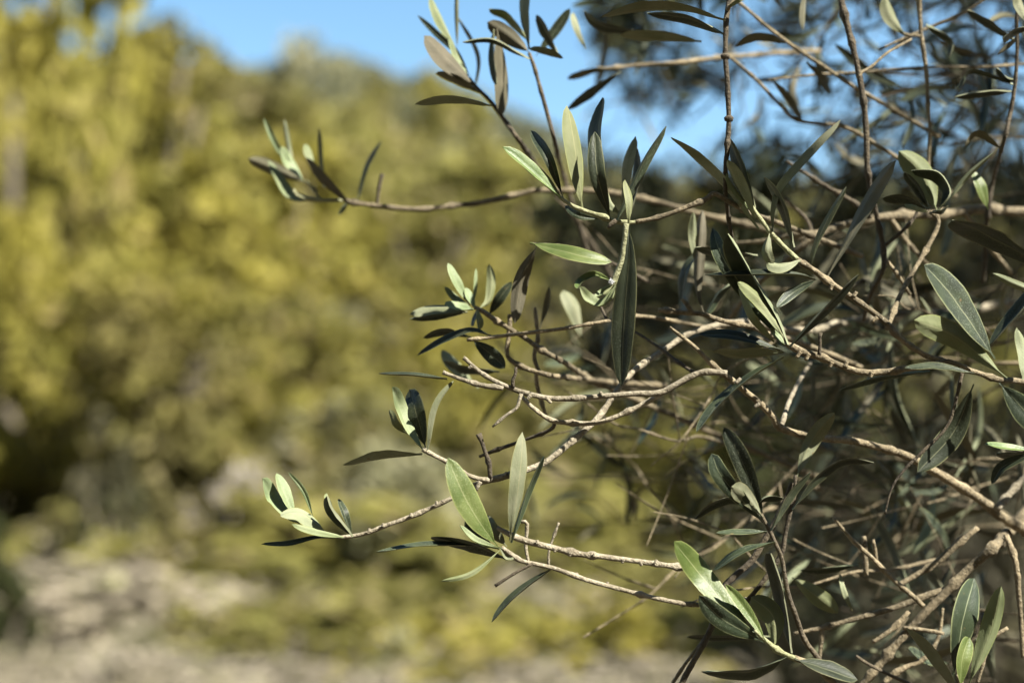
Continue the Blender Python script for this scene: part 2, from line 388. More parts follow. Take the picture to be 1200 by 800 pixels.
# ground: one sheet to the horizon, finer near the camera
ys = np.concatenate([np.array([-400, -120, -70]), np.linspace(-45, 0, 16), np.linspace(1, 60, 100), np.linspace(62, 260, 70), np.array([300, 380, 500, 700, 1000, 1600])])
xs = np.concatenate([-np.array([1500, 900, 500, 300, 200]), np.linspace(-150, -32, 30), np.linspace(-30, 30, 91), np.linspace(32, 150, 30), np.array([200, 300, 500, 900, 1500])])
gv = [(x, y, ground_z(x, y)) for y in ys for x in xs]; nx = len(xs)
gf = [(j*nx+i, j*nx+i+1, (j+1)*nx+i+1, (j+1)*nx+i) for j in range(len(ys)-1) for i in range(nx-1)]
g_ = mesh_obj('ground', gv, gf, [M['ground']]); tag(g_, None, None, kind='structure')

nr = np.random.default_rng(5)
def crown_arrays(seed, nclump, per, size, shape='round', gap=.5):
    """leafy faces of a crown about 2 wide and 2 high standing from z=0, in clumps with gaps between them"""
    r = np.random.default_rng(seed)
    c = []
    while len(c) < nclump:
        p = r.uniform(-1, 1, 3); d = np.linalg.norm(p)
        if .35 < d < 1:
            if shape == 'tall': p *= (0.72-.25*p[2], 0.72-.25*p[2], 1)
            if shape == 'umbrella' and p[2] < -.35: continue
            c.append((p, r.uniform(.16, .34)))
    V = []
    for p, rad in c:
        k = int(per*(rad/.25)**2)
        q = r.normal(0, 1, (k, 3)); q /= np.linalg.norm(q, axis=1)[:, None]
        q = p + q*rad*r.uniform(.35, 1.0, (k, 1))*np.array([1.15, 1.15, .8])
        u = r.normal(0, 1, (k, 3)); u /= np.linalg.norm(u, axis=1)[:, None]
        w = np.cross(u, r.normal(0, 1, (k, 3))); w /= np.linalg.norm(w, axis=1)[:, None]
        s = size*r.uniform(.6, 1.4, (k, 1)); u = u*s; w = w*s*.55
        V.append(np.stack([q-u, q+w, q+u, q-w], 1).reshape(-1, 3))
    V = np.concatenate(V); V[:, 2] += 1
    return V
def quads(V): return [(i, i+1, i+2, i+3) for i in range(0, len(V), 4)]
CROWNS = [crown_arrays(11+k, 46, 34, .085, ('round', 'tall', 'umbrella')[k % 3]) for k in range(6)]
crown_mesh = []
for V in CROWNS:
    me = bpy.data.meshes.new('crown'); me.from_pydata(V.tolist(), [], quads(V)); me.materials.append(M['olive']); crown_mesh.append(me)
SHRUBS = [crown_arrays(51+k, 26, 34, .12) for k in range(3)]
shrub_mesh = []
for V in SHRUBS:
    me = bpy.data.meshes.new('foliage'); me.from_pydata(V.tolist(), [], quads(V)); me.materials.append(M['olive']); shrub_mesh.append(me)
def add_mesh(name, me, mat, parent, loc, scale, rz):
    o = bpy.data.objects.new(name, me); C.objects.link(o); o.parent = parent; o.location = loc; o.scale = scale; o.rotation_euler.z = rz
    o.material_slots[0].link = 'OBJECT'; o.material_slots[0].material = mat; return o
def limb_mesh(name, parent, segs, mat):
    """tapered limbs, joined: segs = list of (p0, p1, r0, r1)"""
    vs, fs = [], []
    for p0, p1, r0, r1 in segs:
        p0, p1 = Vector(p0), Vector(p1); T = (p1-p0).normalized(); a = T.orthogonal().normalized(); b = T.cross(a); k = len(vs)
        for p, r in ((p0, r0), ((p0+p1)/2+a*r0*.5, (r0+r1)/2), (p1, r1)):
            vs += [tuple(p+(a*math.cos(t)+b*math.sin(t))*r) for t in [j*math.pi/4 for j in range(8)]]
        for q in (0, 8):
            fs += [(k+q+j, k+q+(j+1) % 8, k+q+8+(j+1) % 8, k+q+8+j) for j in range(8)]
        fs += [tuple(range(k, k+8))[::-1], tuple(range(k+16, k+24))]
    base = WB[parent.name]
    return mesh_obj(name, [tuple(Vector(v)+base) for v in vs], fs, [mat], parent, base)
def tree(label, px, Y, top, width, mat, var, trunk=.3, group='trees on the slope behind', tmat='trunkbark', rz=0, name='woodland_tree'):
    x, y, z = at(px, Y); H = height_to(top, Y)-z
    t = thing(name, label, 'tree', (x, y, z), group)
    hc = H*(1-trunk)*1.04; w = width*PX*Y
    rr = random.Random(var*7+int(px))
    segs = [((0, 0, -.2), (rr.uniform(-.1, .1), 0, H*trunk*1.1), H*.028, H*.022)]
    for k in range(5):
        a = k*2.4+rr.random(); q = Vector((math.cos(a)*w*.3, math.sin(a)*w*.3, H*trunk+hc*rr.uniform(.35, .75)))
        segs.append(((0, 0, H*trunk*rr.uniform(.7, 1.05)), q, H*.016, H*.006))
    limb_mesh('trunk', t, segs, M[tmat])
    add_mesh('crown', crown_mesh[var % 6], M[mat], t, (0, 0, H*trunk*.85), (w/2, w/2, hc/2), rz)
    return t
def shrub(label, px, Y, top, width, mat, var, group='shrubs at the foot of the slope', name='shrub'):
    x, y, z = at(px, Y); H = max(height_to(top, Y)-z, .25); w = width*PX*Y
    t = thing(name, label, 'shrub', (x, y, z), group)
    rr = random.Random(var+int(px)*3)
    limb_mesh('stem', t, [((0, 0, -.08), (math.cos(k*2.1)*w*.25, math.sin(k*2.1)*w*.25, H*rr.uniform(.4, .7)), H*.02, H*.008) for k in range(4)], M['trunkbark'])
    add_mesh('foliage', shrub_mesh[var % 3], M[mat], t, (0, 0, -H*.05), (w/2, w/2, H*.52), var*1.3)
    return t
# trees one can pick out of the blur
tree('tall yellow-green tree filling the upper left corner', 0, 19, -150, 330, 'yellow', 0, .08)
tree('yellow-green tree with a pale leaning trunk showing, left of the sky gap', 175, 24, -12, 230, 'yellow', 4, .34)
tree('broad yellow-olive tree in the middle of the left slope', 330, 25, 165, 270, 'yellow', 1, .2)
tree('dull green tree just left of the soft leaf tip', 275, 32, 66, 190, 'olive', 3, .25)
tree('round-topped grey-green tree on the skyline notch beside the open sky', 362, 95, 46, 110, 'greyg', 0, .2)
tree('small pointed green tree on the skyline left of the leaning leafy twig', 440, 80, 64, 64, 'olive', 4, .2)
tree('dark green tree on the skyline behind the leaning leafy twig', 520, 46, 84, 130, 'olive', 3, .2)
tree('dull olive tree on the slope below the nearly black leaf', 480, 36, 170, 180, 'olive', 0, .25)
tree('low golden tree on the far left at mid height', 60, 16, 250, 260, 'yellow', 3, .22)
tree('golden olive tree with a dark hollow under it, left of centre', 190, 15, 300, 250, 'yellow', 0, .34)
tree('pale olive tree behind the starry tuft', 500, 26, 240, 200, 'olive', 1, .2)
tree('olive-green tree on the slope behind the fan of leaves', 660, 30, 190, 220, 'olive', 5, .22)
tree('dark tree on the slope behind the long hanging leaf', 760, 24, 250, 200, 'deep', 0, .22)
tree('yellow-green tree seen through the twigs right of the hanging leaf', 850, 28, 215, 200, 'yellow', 3, .22)
tree('dull tree seen through the twigs at the right', 1010, 26, 240, 240, 'olive', 2, .22)
tree('dim olive tree on the slope behind the right edge', 1160, 24, 230, 240, 'olive', 1, .22)
# shrubs
shrub('dark bush low at the left edge', 5, 10.6, 590, 120, 'deep', 0)  # foliage this dark also stands in for a shadow pocket
shrub('dark hollow bush under the golden tree, left', 125, 13.5, 480, 90, 'deep', 1)  # dark foliage doubles as the shadow pocket under the tree
shrub('brownish green bush beside the dark hollow one', 235, 15.5, 450, 150, 'olive', 2)
shrub('yellow-green bush below the black folded leaf', 300, 14, 560, 170, 'olive', 0)
shrub('small grey-green bush on the pale ground at lower left', 165, 10.5, 720, 70, 'greyg', 1)
shrub('grey-green bush left of the twin barked twigs', 470, 14, 520, 200, 'greyg', 2)
shrub('bright yellow-green low bush under the twin twigs', 690, 10.2, 690, 170, 'yellow', 1)
shrub('olive low bush at the lower middle', 560, 11, 640, 190, 'olive', 0)
shrub('greenish low bush at the bottom below the drooping dark leaf', 480, 9.8, 730, 110, 'greyg', 0)
shrub('yellow-olive bush behind the forked branch', 590, 17, 420, 190, 'olive', 1)
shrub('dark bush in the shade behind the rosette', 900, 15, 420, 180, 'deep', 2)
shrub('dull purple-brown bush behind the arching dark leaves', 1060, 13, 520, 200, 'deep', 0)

shrub('broad bush coloured black-green for shade behind the lower right tangle', 1090, 7.5, 470, 330, 'deep', 1, 'bushes added as dark shade behind the tangle')  # bushes added from here on; their near-black foliage stands in for shade
shrub('smaller bush coloured black-green for shade at the lower right edge', 1270, 6.0, 440, 260, 'deep', 2, 'bushes added as dark shade behind the tangle')
shrub('bush coloured black-green for shade behind the long right branch', 1010, 10, 330, 240, 'deep', 0, 'bushes added as dark shade behind the tangle')
# the rest of the wood: far and soft, one mass on each hill
def wood(name, n, yr, xr, hr, mat, seed, per=1, avoid=None):
    r = np.random.default_rng(seed); V = []; cnt = 0
    while cnt < n:
        y = r.uniform(*yr); px = r.uniform(*xr); x = (px-600)*PX*y; z = ground_z(x, y)
        line = lerp(NEAR_LINE if y < 62 else FAR_LINE, px)+r.uniform(0, 22)*(1 if y < 62 else .4)
        cap = (height_to(line, y)-z)/1.02
        if y > 120 and abs(y-165) < 25: h = cap if 3 < cap < 13 else min(r.uniform(*hr), cap)
        else: h = min(r.uniform(*hr), cap)
        cnt += 1
        if h < .5: continue
        w = h*r.uniform(.35, .6)
        cv = CROWNS[r.integers(6)]; m_ = len(cv)//4; keep = r.permutation(m_)[:int(m_*per)]
        cv = cv.reshape(-1, 4, 3)[keep].reshape(-1, 3)
        a = r.uniform(0, 6.28); ca, sa = math.cos(a), math.sin(a)
        V.append(np.stack([x+(cv[:, 0]*ca-cv[:, 1]*sa)*w, y+(cv[:, 0]*sa+cv[:, 1]*ca)*w, z+cv[:, 2]*h/2], 1))
    V = np.concatenate(V); o = mesh_obj(name, V, quads(V), [M[mat]], smooth=False); tag(o, None, None, kind='stuff'); return o
wood('slope_undergrowth', 360, (15, 46), (-250, 1450), (.9, 2.4), 'olive', 1, .55)
wood('slope_thicket', 150, (16, 42), (-250, 900), (1.0, 2.8), 'yellow', 9, .55)
wood('slope_scrub', 130, (17, 46), (-250, 1450), (.8, 2.2), 'greyg', 2, .4)
wood('slope_wood', 80, (22, 52), (-300, 330), (2.4, 4.4), 'yellow', 3, .7)
wood('ridge_wood', 130, (28, 60), (300, 1500), (2.2, 4.0), 'olive', 4, .6)
wood('far_hill_wood', 900, (70, 190), (-200, 1500), (5, 9), 'farg', 6, .22)
wood('grey_undergrowth', 70, (14, 40), (250, 560), (.5, 1.4), 'greystem', 8, .35)

def scrub(name, n, yr, xr, hr, mat, seed):
    r = np.random.default_rng(seed); V = []
    for i in range(n):
        y = 1/r.uniform(1/yr[1], 1/yr[0]); px = r.uniform(*xr); x = (px-600)*PX*y; h = r.uniform(*hr); w = h*r.uniform(.6, 1.5)
        cv = SHRUBS[r.integers(3)].reshape(-1, 4, 3); cv = cv[r.permutation(len(cv))[:260]].reshape(-1, 3)
        V.append(np.stack([x+cv[:, 0]*w, y+cv[:, 1]*w, ground_z(x, y)-.1*h+cv[:, 2]*h/2], 1))
    V = np.concatenate(V); o = mesh_obj(name, V, quads(V), [M[mat]], smooth=False); tag(o, None, None, kind='stuff')
scrub('dry_scrub', 180, (9.0, 14.5), (-200, 800), (.12, .35), 'mauve', 31)
scrub('straw_scrub', 220, (8.0, 12), (-200, 900), (.12, .4), 'straw', 32)
scrub('low_scrub', 70, (10.5, 17), (240, 1000), (.2, .8), 'olive', 33)
scrub('yellow_scrub', 14, (9.5, 17), (60, 1000), (.2, .6), 'yellow', 34)
scrub('slope_foot_scrub', 50, (13, 18), (-150, 640), (.6, 1.5), 'olive', 41)
scrub('grey_foot_scrub', 60, (11.5, 15), (-150, 640), (.4, .9), 'mauve', 42)
# dry grass and low weeds on the flat
def grass(name, n, yr, xr, h, mat, seed):
    r = np.random.default_rng(seed); V = []
    y = 1/r.uniform(1/yr[1], 1/yr[0], n); px = r.uniform(*xr, n); x = (px-600)*PX*y
    for i in range(n):
        z = ground_z(x[i], y[i]); a = r.uniform(0, 3.14, 5)
        for k in range(5):
            bx, by = x[i]+r.normal(0, .05), y[i]+r.normal(0, .05); hh = h*r.uniform(.5, 1.3); lx, ly = r.normal(0, .35, 2)*hh
            dx, dy = math.cos(a[k])*.008, math.sin(a[k])*.008
            V += [(bx-dx, by-dy, z-.02), (bx+dx, by+dy, z-.02), (bx+lx+dx*.2, by+ly, z+hh), (bx+lx-dx*.2, by+ly, z+hh)]
    V = np.array(V); o = mesh_obj(name, V, quads(V), [M[mat]], smooth=False); tag(o, None, None, kind='stuff'); return o
grass('dry_grass', 5200, (6.5, 17), (-300, 1500), .16, 'straw', 3)
grass('green_weeds', 1500, (7, 16), (-300, 1500), .13, 'olive', 4)
# ------------------------------------------------------------------ the olive branches one can tell apart
def branch(label, pts, dz=0.0, mat='bark', group=None):
    e = dz+(pts[0][3] if len(pts[0]) > 3 else 0)
    t = thing('olive_branch', label, 'branch', P(pts[0][0], pts[0][1], e), group or 'olive branches reaching in from the right')
    stem(t, mat, pts, dz, 'stem')
    return t

# --- twig with the fan of upright leaves
A = branch('sharp twig with a fan of upright leaves and one long dark leaf hanging down',
    [(1010, 300, 3.6, 7), (930, 268, 3.4, 5), (880, 250, 3.4, 2.5), (862, 241, 3.4, .6), (845, 231, 3.5), (836, 227, 3.5), (825, 235, 3.5), (807, 242, 3.4), (790, 249, 3.3), (767, 256, 3.1), (745, 260, 3)])
sh = stem(A, 'shoot', [(748, 260, 2.9), (735, 261, 3), (720, 259, 3.4), (700, 252, 3.2), (685, 247, 3.1), (675, 243, 3), (664, 237, 2.7), (655, 230, 2.2)], 0, 'shoot')
leaf(sh, 16, 'g', 'L', (589, 172, -.6), (618, 196), (657, 231), dz=-.1, fold=30)
leaf(sh, 16, 'h', 'G', (607, 186, .5), (634, 206), (660, 233), dz=.3, fold=25)
leaf(sh, 17, 't', 'G', (622, 153, .6), (643, 185), (660, 232), dz=.4, fold=32)
leaf(A, 22, 'h', 'L', (664, 124, 0), (672, 180), (682, 245), dz=.1, fold=6, twist=4)
leaf(A, 19, 't', 'D', (706, 114, .9), (702, 165), (711, 250), dz=.8, fold=20)
leaf(A, 22, 't', 'G', (697, 154, -.3), (700, 205), (716, 258), dz=-.2, fold=12)
leaf(A, 9, 't', 70, (781, 148, .6), (754, 192), (722, 262), dz=.2, fold=25)
leaf(A, 17, 'u', 'D', (745, 160), (733, 195), (730, 245), dz=3.6)
leaf(A, 10, 't', 'D', (746, 172), (748, 205), (738, 250), dz=3.2)
leaf(A, 11, 'u', 'L', (708, 212), (714, 236), (726, 252), dz=.6, fold=30)
leaf(A, 10, 'h', 'L', (732, 211), (737, 236), (736, 265), dz=-.5, fold=8)
leaf(A, 11, 't', 'G', (662, 241, .3), (678, 252), (703, 257), dz=.9)
leaf(A, 31, 't', 'G', (728, 453, -.6), (731, 375, -.5), (737, 300, -.3), (737, 262, 0), dz=-.5, fold=11, twist=6, label='long dark hanging leaf with a pale rim')
bud = stem(A, 'brown', [(722, 258, 3), (716, 263, 3.4), (712, 268, 1.2)], -.3, 'bud', nodes=False)
# curled shoot with the white fluff
gs = stem(A, 'shoot', [(734, 262, 3.6), (731, 285, 3.4), (728, 305, 3.6), (722, 322, 4.2), (719, 332, 4.5), (718, 337, 2)], -.9, 'shoot', nodes=False)
leaf(gs, 11, 'g', 'L', (676, 338, -.8), (683, 329), (698, 322), (719, 330), dz=-1, fold=34, twist=40)
leaf(gs, 13, 'y', 'L', (679, 335, -.4), (688, 350), (705, 357), (721, 334), dz=-1.2, fold=34, twist=-30)
leaf(gs, 8, 'y', 'L', (696, 348, .2), (708, 341), (720, 332), dz=-1, fold=24)
leaf(gs, 5, 'h', 'D', (703, 355, .6), (716, 350), (722, 334), dz=-.6, fold=24)
leaf(gs, 5, 'h', 'L', (707, 345, -1), (714, 339), (721, 331), dz=-1.1, fold=24)
def fluff(parent, c, r, n, seed):
    rr = random.Random(seed); vs, fs = [], []
    for k in range(n):
        d = Vector((rr.gauss(0, 1), rr.gauss(0, 1), rr.gauss(0, 1))).normalized(); p = c+d*r*rr.uniform(.1, .6)
        q = p+Vector((rr.gauss(0, 1), rr.gauss(0, 1), rr.gauss(0, 1))).normalized()*r*.5
        w = (q-p).cross(Vector((rr.gauss(0, 1), rr.gauss(0, 1), rr.gauss(0, 1)))).normalized()*.00007
        i = len(vs); vs += [tuple(p-w), tuple(p+w), tuple(q+w), tuple(q-w)]; fs.append((i, i+1, i+2, i+3))
    return mesh_obj('white_fluff', vs, fs, [M['fluff']], parent, c)
m, n_, l_ = newmat('white_wax_wool'); o_ = N(n_, 'ShaderNodeOutputMaterial'); b_ = N(n_, 'ShaderNodeBsdfPrincipled')
b_.inputs['Base Color'].default_value = (.42, .43, .43, 1); b_.inputs['Roughness'].default_value = .9; l_.new(b_.outputs[0], o_.inputs[0]); M['fluff'] = m
fluff(gs, P(716, 330, -1.25), .0014, 420, 3)

# --- little twig with the bright green leaf and the brown leaf
I = branch('hidden twig behind the fan holding one bright green leaf and one brown hanging leaf',
    [(760, 330, 2.4, 9), (700, 300, 2.2, 5), (655, 288, 2, 2.5), (630, 286, 1.8, .6), (621, 285, 1.4, .4)], 0, 'brown')
leaf(I, 19, 'g', 'L', (717, 307, -1.2), (675, 298, -1.2), (621, 284, .3), dz=0, fold=10, twist=4, label='bright green leaf crossed by a shadow')
leaf(I, 21, 'd', 'G', (603, 379, .5), (612, 325), (630, 287), dz=1.4, fold=10)

# --- long right hand branch
B = branch('long sharp branch slanting down from upright blades to broad leaves on the right',
    [(1300, 470, 4.6, 3), (1240, 458, 4.2, 1.5), (1195, 447, 3.9, .5), (1172, 445, 3.7), (1140, 435, 3.6), (1105, 423, 3.6), (1087, 417, 3.5), (1070, 407, 3.5), (1050, 392, 3.7), (1040, 379, 3.9), (1010, 356, 3.9), (987, 341, 4), (965, 326, 4), (955, 318, 3.9), (940, 308, 3.8), (930, 301, 3.6)], .2)
sh = stem(B, 'shoot', [(934, 304, 3.7), (917, 287, 3.5), (902, 270, 3.3), (890, 255, 3), (880, 241, 2.6)], .2, 'shoot')
leaf(sh, 13, 'u', 'D', (787, 161, -.6), (812, 181), (848, 215), (890, 268), dz=.1, fold=14)
leaf(sh, 23, 't', 'D', (853, 163, .4), (866, 192), (886, 248), dz=.5, fold=14)
leaf(sh, 20, 'u', 'D', (853, 187, -.6), (866, 215), (886, 256), dz=-.1, fold=16)
leaf(sh, 6, 'h', 'L', (851, 203), (858, 220), (882, 250), dz=.2)
leaf(sh, 12, 'u', 'D', (985, 141, -.6), (955, 170, -.6), (915, 215), (906, 245), (907, 272), dz=0, fold=16)
leaf(sh, 16, 't', 'D', (895, 208, .6), (916, 240), (930, 290), dz=.4, fold=10)
leaf(sh, 14, 'u', 'L', (898, 309, -.3), (912, 313), (938, 306), dz=-.4, fold=18, blunt=True)
leaf(sh, 15, 'u', 'G', (905, 311, -.3), (898, 294), (902, 274), dz=-.3, fold=20, blunt=True)
leaf(B, 6, 't', 74, (992, 219), (975, 246), (957, 282), (950, 315), dz=.3, fold=30)
leaf(B, 15, 'd', 'D', (1050, 188, -.8), (1018, 235), (990, 288), (969, 327), dz=.2, fold=12, twist=30)
leaf(B, 6, 't', 72, (826, 322, .6), (890, 320), (935, 321), (956, 327), dz=.2, fold=20)
leaf(B, 14, 't', 'L', (910, 360, -.4), (929, 343), (958, 327), dz=-.2, fold=12)
for x, y, x2, y2 in ((975, 333, 973, 340), (1028, 372, 1022, 377), (955, 318, 949, 313), (1000, 348, 1004, 342)):
    stem(B, 'bark', [(x, y, 3.2), (x2, y2, 2.2)], 0, 'bud', nodes=False)
# its right end
leaf(B, 33, 't', 'L', (1083, 310, -1), (1115, 345), (1166, 420), dz=-.3, fold=12, twist=0, label='broad dark leaf with grey bloom')
leaf(B, 34, 'h', 'G', (1071, 375, -1.6), (1120, 395), (1180, 443), dz=-1, fold=14, label='broad leaf showing its olive underside')
leaf(B, 9, 't', 66, (1060, 431, -.5), (1100, 429), (1142, 437), dz=-.4, fold=10)
leaf(B, 7, 't', 'D', (984, 457, .8), (1030, 443), (1090, 435), dz=.6)
leaf(B, 31, 't', 'L', (1075, 553, .4), (1117, 507), (1141, 450), dz=.1, fold=9, twist=0, label='hanging dark leaf crossed by shadow bands')
leaf(B, 36, 't', 'G', (1238, 515, -.6), (1205, 485), (1171, 448), dz=-.4)
leaf(B, 14, 't', 66, (1160, 404, .4), (1190, 368), (1225, 320), dz=.6)
leaf(B, 11, 'u', 'G', (1163, 320), (1190, 333), (1235, 350), dz=-.2)
leaf(B, 15, 'u', 'L', (1191, 384), (1200, 412), (1198, 445), dz=-.4)
leaf(B, 40, 't', 'D', (1116, 258, -1), (1160, 278), (1245, 325), dz=1.2, fold=10, label='large dark green leaf half in shadow')
stem(B, 'brown', [(1128, 436, 2.6), (1112, 495, 2.2), (1085, 525, 2.1), (1060, 550, 2), (1045, 572, 1.6), (1037, 602, 1.3)], .6, 'twig')
y = stem(B, 'shoot', [(1265, 480, 3, 2), (1240, 505, 2.6), (1222, 520, 2), (1210, 527, 1.8)], .4, 'twig')
leaf(y, 9, 'g', 'L', (1154, 520), (1180, 524), (1213, 527), dz=.4)
leaf(y, 12, 't', 'D', (1168, 531), (1190, 533), (1215, 528), dz=.7)
leaf(y, 15, 't', 'G', (1162, 567), (1176, 546), (1217, 529), dz=.2)
# side twig with the rosette
c = stem(B, 'bark', [(1132, 431, 3.8), (1110, 424, 4), (1085, 428, 4), (1062, 432, 4.1), (1040, 436, 4.2), (1010, 436, 4.3), (982, 427, 4.3), (962, 418, 4.5), (945, 414, 5), (932, 408, 5), (921, 402, 3)], 0, 'twig')
stem(B, 'brown', [(960, 416, 2.6), (961, 405, 2.2), (961, 393, 2.4), (962, 390, 2.8)], -.3, 'stub', nodes=False)
for x, y_, x2, y2 in ((948, 414, 944, 422), (975, 424, 972, 430), (990, 430, 993, 423), (1022, 436, 1020, 442), (938, 412, 933, 419)):
    stem(B, 'bark', [(x, y_, 3.4), (x2, y2, 2.2)], -.1, 'bud', nodes=False)
leaf(c, 24, 't', 'G', (835, 267, .8), (846, 300), (880, 350), (921, 404), dz=.5, fold=18)
leaf(c, 26, 't', 'D', (853, 274, -.8), (880, 320), (908, 368), (923, 404), dz=-.5, fold=34, label='folded leaf with a lit rim')
leaf(c, 15, 'h', 'L', (864, 331, -1), (892, 356), (918, 396), dz=-1, fold=12)
leaf(c, 9, 'h', 'D', (866, 338), (880, 372), (908, 400), dz=-.2)
leaf(c, 13, 't', 'L', (819, 391, .4), (862, 393), (915, 409), dz=.3, fold=10)
leaf(c, 17, 'u', 'D', (836, 411), (870, 416), (918, 412), dz=.2)
leaf(c, 10, 't', 68, (1006, 322, -1), (958, 372), (926, 407), dz=-.6, fold=20)
leaf(c, 10, 't', 68, (816, 506, -.8), (842, 472), (880, 440), (918, 417), dz=-.3, fold=20)
leaf(c, 9, 'y', 'L', (903, 384), (910, 393), (920, 404), dz=-.4)

# --- slightly soft twig that joins it from above, with the black curled leaves
p = branch('soft twig rising behind the right branch to black curled leaves and one pale green leaf',
    [(1040, 385, 3.2, 1), (1050, 357, 3.2, 1.6), (1062, 332, 3, 2.2), (1080, 302, 3, 3), (1097, 270, 2.9, 3.4), (1099, 256, 3, 3.5), (1090, 248, 2.6, 3.5)], 0, 'bark')
leaf(p, 34, 'h', 'G', (1053, 177), (1080, 205), (1098, 247), dz=3.2, label='pale green leaf')
leaf(p, 15, 't', 'D', (1068, 200), (1098, 203), (1112, 225), (1099, 246), dz=2.6, fold=26)
leaf(p, 13, 't', 'D', (1034, 232), (1060, 232), (1088, 246), dz=3)
leaf(p, 14, 't', 'D', (1060, 202), (1075, 222), (1089, 245), dz=2.8)
leaf(p, 7, 'h', 'L', (1060, 240), (1072, 243), (1086, 249), dz=2.6)
leaf(p, 10, 't', 'D', (1111, 243), (1103, 248), (1090, 250), dz=2.8)

# --- forked branch in the middle and the limb it grows from
D = branch('pale forked branch crossing the middle, bare and knobbly, on a stout limb from the right',
    [(1330, 690, 12, 12), (1240, 640, 10, 8), (1175, 606, 7, 6), (1152, 588, 6.5, 5.3), (1125, 570, 6.2, 4.6), (1095, 552, 6, 4), (1055, 531, 5.4, 3.2), (1002, 517, 5, 2.3), (955, 512, 4.8, 1.7), (915, 502, 4.6, 1.3), (905, 488, 4.6, 1), (890, 472, 4.4, .8), (872, 457, 4.3, .6), (860, 447, 4.2, .4), (845, 436, 4), (828, 421, 3.1), (812, 405, 2.7), (797, 393, 2.2), (785, 383, 1.8)], 0)
stem(D, 'pale', [(852, 437, 4), (827, 436, 4), (810, 441, 4.2), (790, 452, 4.3), (772, 460, 4), (740, 461, 3.6), (687, 466, 3.7), (655, 467, 3.7), (635, 465, 3.6), (615, 460, 3.5), (600, 455, 3.3), (577, 445, 3), (560, 434, 2.8), (546, 421, 2.8), (543, 419, 3.2)], -.2, 'twig')
stem(D, 'pale', [(590, 455, 2.8), (580, 453, 4.2), (565, 451, 3.2), (540, 444, 2.8), (524, 438, 2.6), (519, 436, 3)], -.5, 'twig')
stem(D, 'brown', [(601, 454, 2.8), (601, 444, 2.6), (604, 438, 2.2), (604, 430, 2.2)], -.3, 'stub')
stem(D, 'pale', [(611, 461, 2.6), (608, 470, 2.3), (605, 478, 2.2), (592, 487, 2), (577, 500, 1.4)], -.5, 'twig')
stem(D, 'pale', [(782, 457, 3.6), (757, 472, 3.4), (732, 484, 3.3), (702, 494, 3.2), (670, 495, 3.4), (645, 492, 3.3), (625, 479, 3), (610, 464, 2.6)], .5, 'twig')
stem(D, 'brown', [(650, 493, 2.8, .6), (645, 503, 2.6, 1), (610, 517, 2.3, 1.8), (582, 527, 2.4, 2.2), (562, 535, 2, 2.5)], 0, 'twig')
stem(D, 'brown', [(814, 437, 2.6), (795, 425, 2.4, .6), (772, 407, 2.2, 1.4), (745, 389, 1.8, 2.2)], .4, 'twig')
leaf(D, 4, 't', 70, (444, 437), (485, 438), (524, 443), dz=.3)
for x, y_, x2, y2 in ((566, 450, 570, 455), (622, 463, 618, 468), (640, 466, 646, 472), (553, 429, 549, 432), (707, 464, 703, 459), (862, 449, 868, 443), (890, 473, 884, 477)):
    stem(D, 'pale', [(x, y_, 3), (x2, y2, 2)], -.3, 'bud', nodes=False)
stem(D, 'pale', [(915, 500, 3.5, 1.3), (925, 470, 3, 3), (940, 440, 2.6, 6), (950, 425, 2, 8)], 0, 'twig')
stem(D, 'pale', [(1168, 596, 5, 5), (1200, 560, 4, 6), (1240, 520, 3.4, 8)], 0, 'twig')

# --- lower left branch with the bright tips
K = branch('lowest left sharp twig with bright young tips and one black folded leaf at its end',
    [(1290, 345, 6, 22), (1100, 366, 5.4, 16), (1000, 376, 5.2, 12), (940, 388, 4.8, 9), (870, 378, 4.2, 6.5), (815, 388, 4, 4.6), (775, 412, 3.9, 3.4), (740, 437, 3.9, 2.3), (718, 465, 3.9, 1.6), (705, 484, 4, 1.2), (690, 500, 4, .9), (670, 517, 4.1, .6), (640, 541, 4.2, .2), (615, 551, 4.2), (592, 557, 4.3), (572, 562, 4.4), (560, 566, 3.4), (532, 582, 3), (511, 592, 3), (482, 605, 3.2), (449, 617, 2.8), (428, 625, 2.8), (410, 628, 2.7), (395, 629, 2.4)], 0, 'pale')
t2 = stem(K, 'pale', [(574, 562, 3.8), (562, 561, 3.2), (545, 555, 3), (525, 542, 3), (510, 534, 3.1), (499, 528, 3.6), (495, 526, 3)], -.2, 'twig')
s3 = stem(t2, 'shoot', [(497, 528, 2.8), (487, 516, 2.5), (479, 505, 2.4), (474, 500, 2.2)], -.2, 'twig') if False else None
leaf(t2, 17, 'y', 'L', (460, 453, -.3), (468, 476), (480, 505), (497, 527), dz=-.3, fold=22, label='pale closed leaf bud')
leaf(t2, 8, 'h', 'D', (457, 480), (463, 497), (477, 506), dz=0, fold=30)
leaf(t2, 26, 't', 'G', (480, 456, .8), (488, 486), (499, 526), dz=.4, fold=8, blunt=True)
leaf(t2, 7, 'u', 66, (531, 446), (511, 476), (500, 527), dz=-.3, fold=25)
leaf(t2, 12, 'u', 'D', (402, 544, -.8), (445, 534), (495, 531), dz=-.4, fold=10)
stem(K, 'brown', [(575, 560, 3.4), (573, 543, 3), (569, 530, 2.8), (564, 515, 2.8), (562, 511, 4.2), (561, 508, 4)], -.2, 'stub')
stem(K, 'pale', [(563, 564, 3.2), (559, 571, 2.8), (558, 575, 1.8)], -.4, 'stub', nodes=False)
for x, y_ in ((482, 605), (512, 591), (449, 617), (592, 557), (640, 541), (670, 517), (433, 623)):
    stem(K, 'pale', [(x, y_, 2.8), (x+rng.uniform(-1, 2), y_-4.2, 1.8)], -.2, 'bud', nodes=False)
leaf(K, 17, 'y', 'L', (308, 560, -.3), (318, 582), (336, 604), (352, 612), dz=-.2, fold=18)
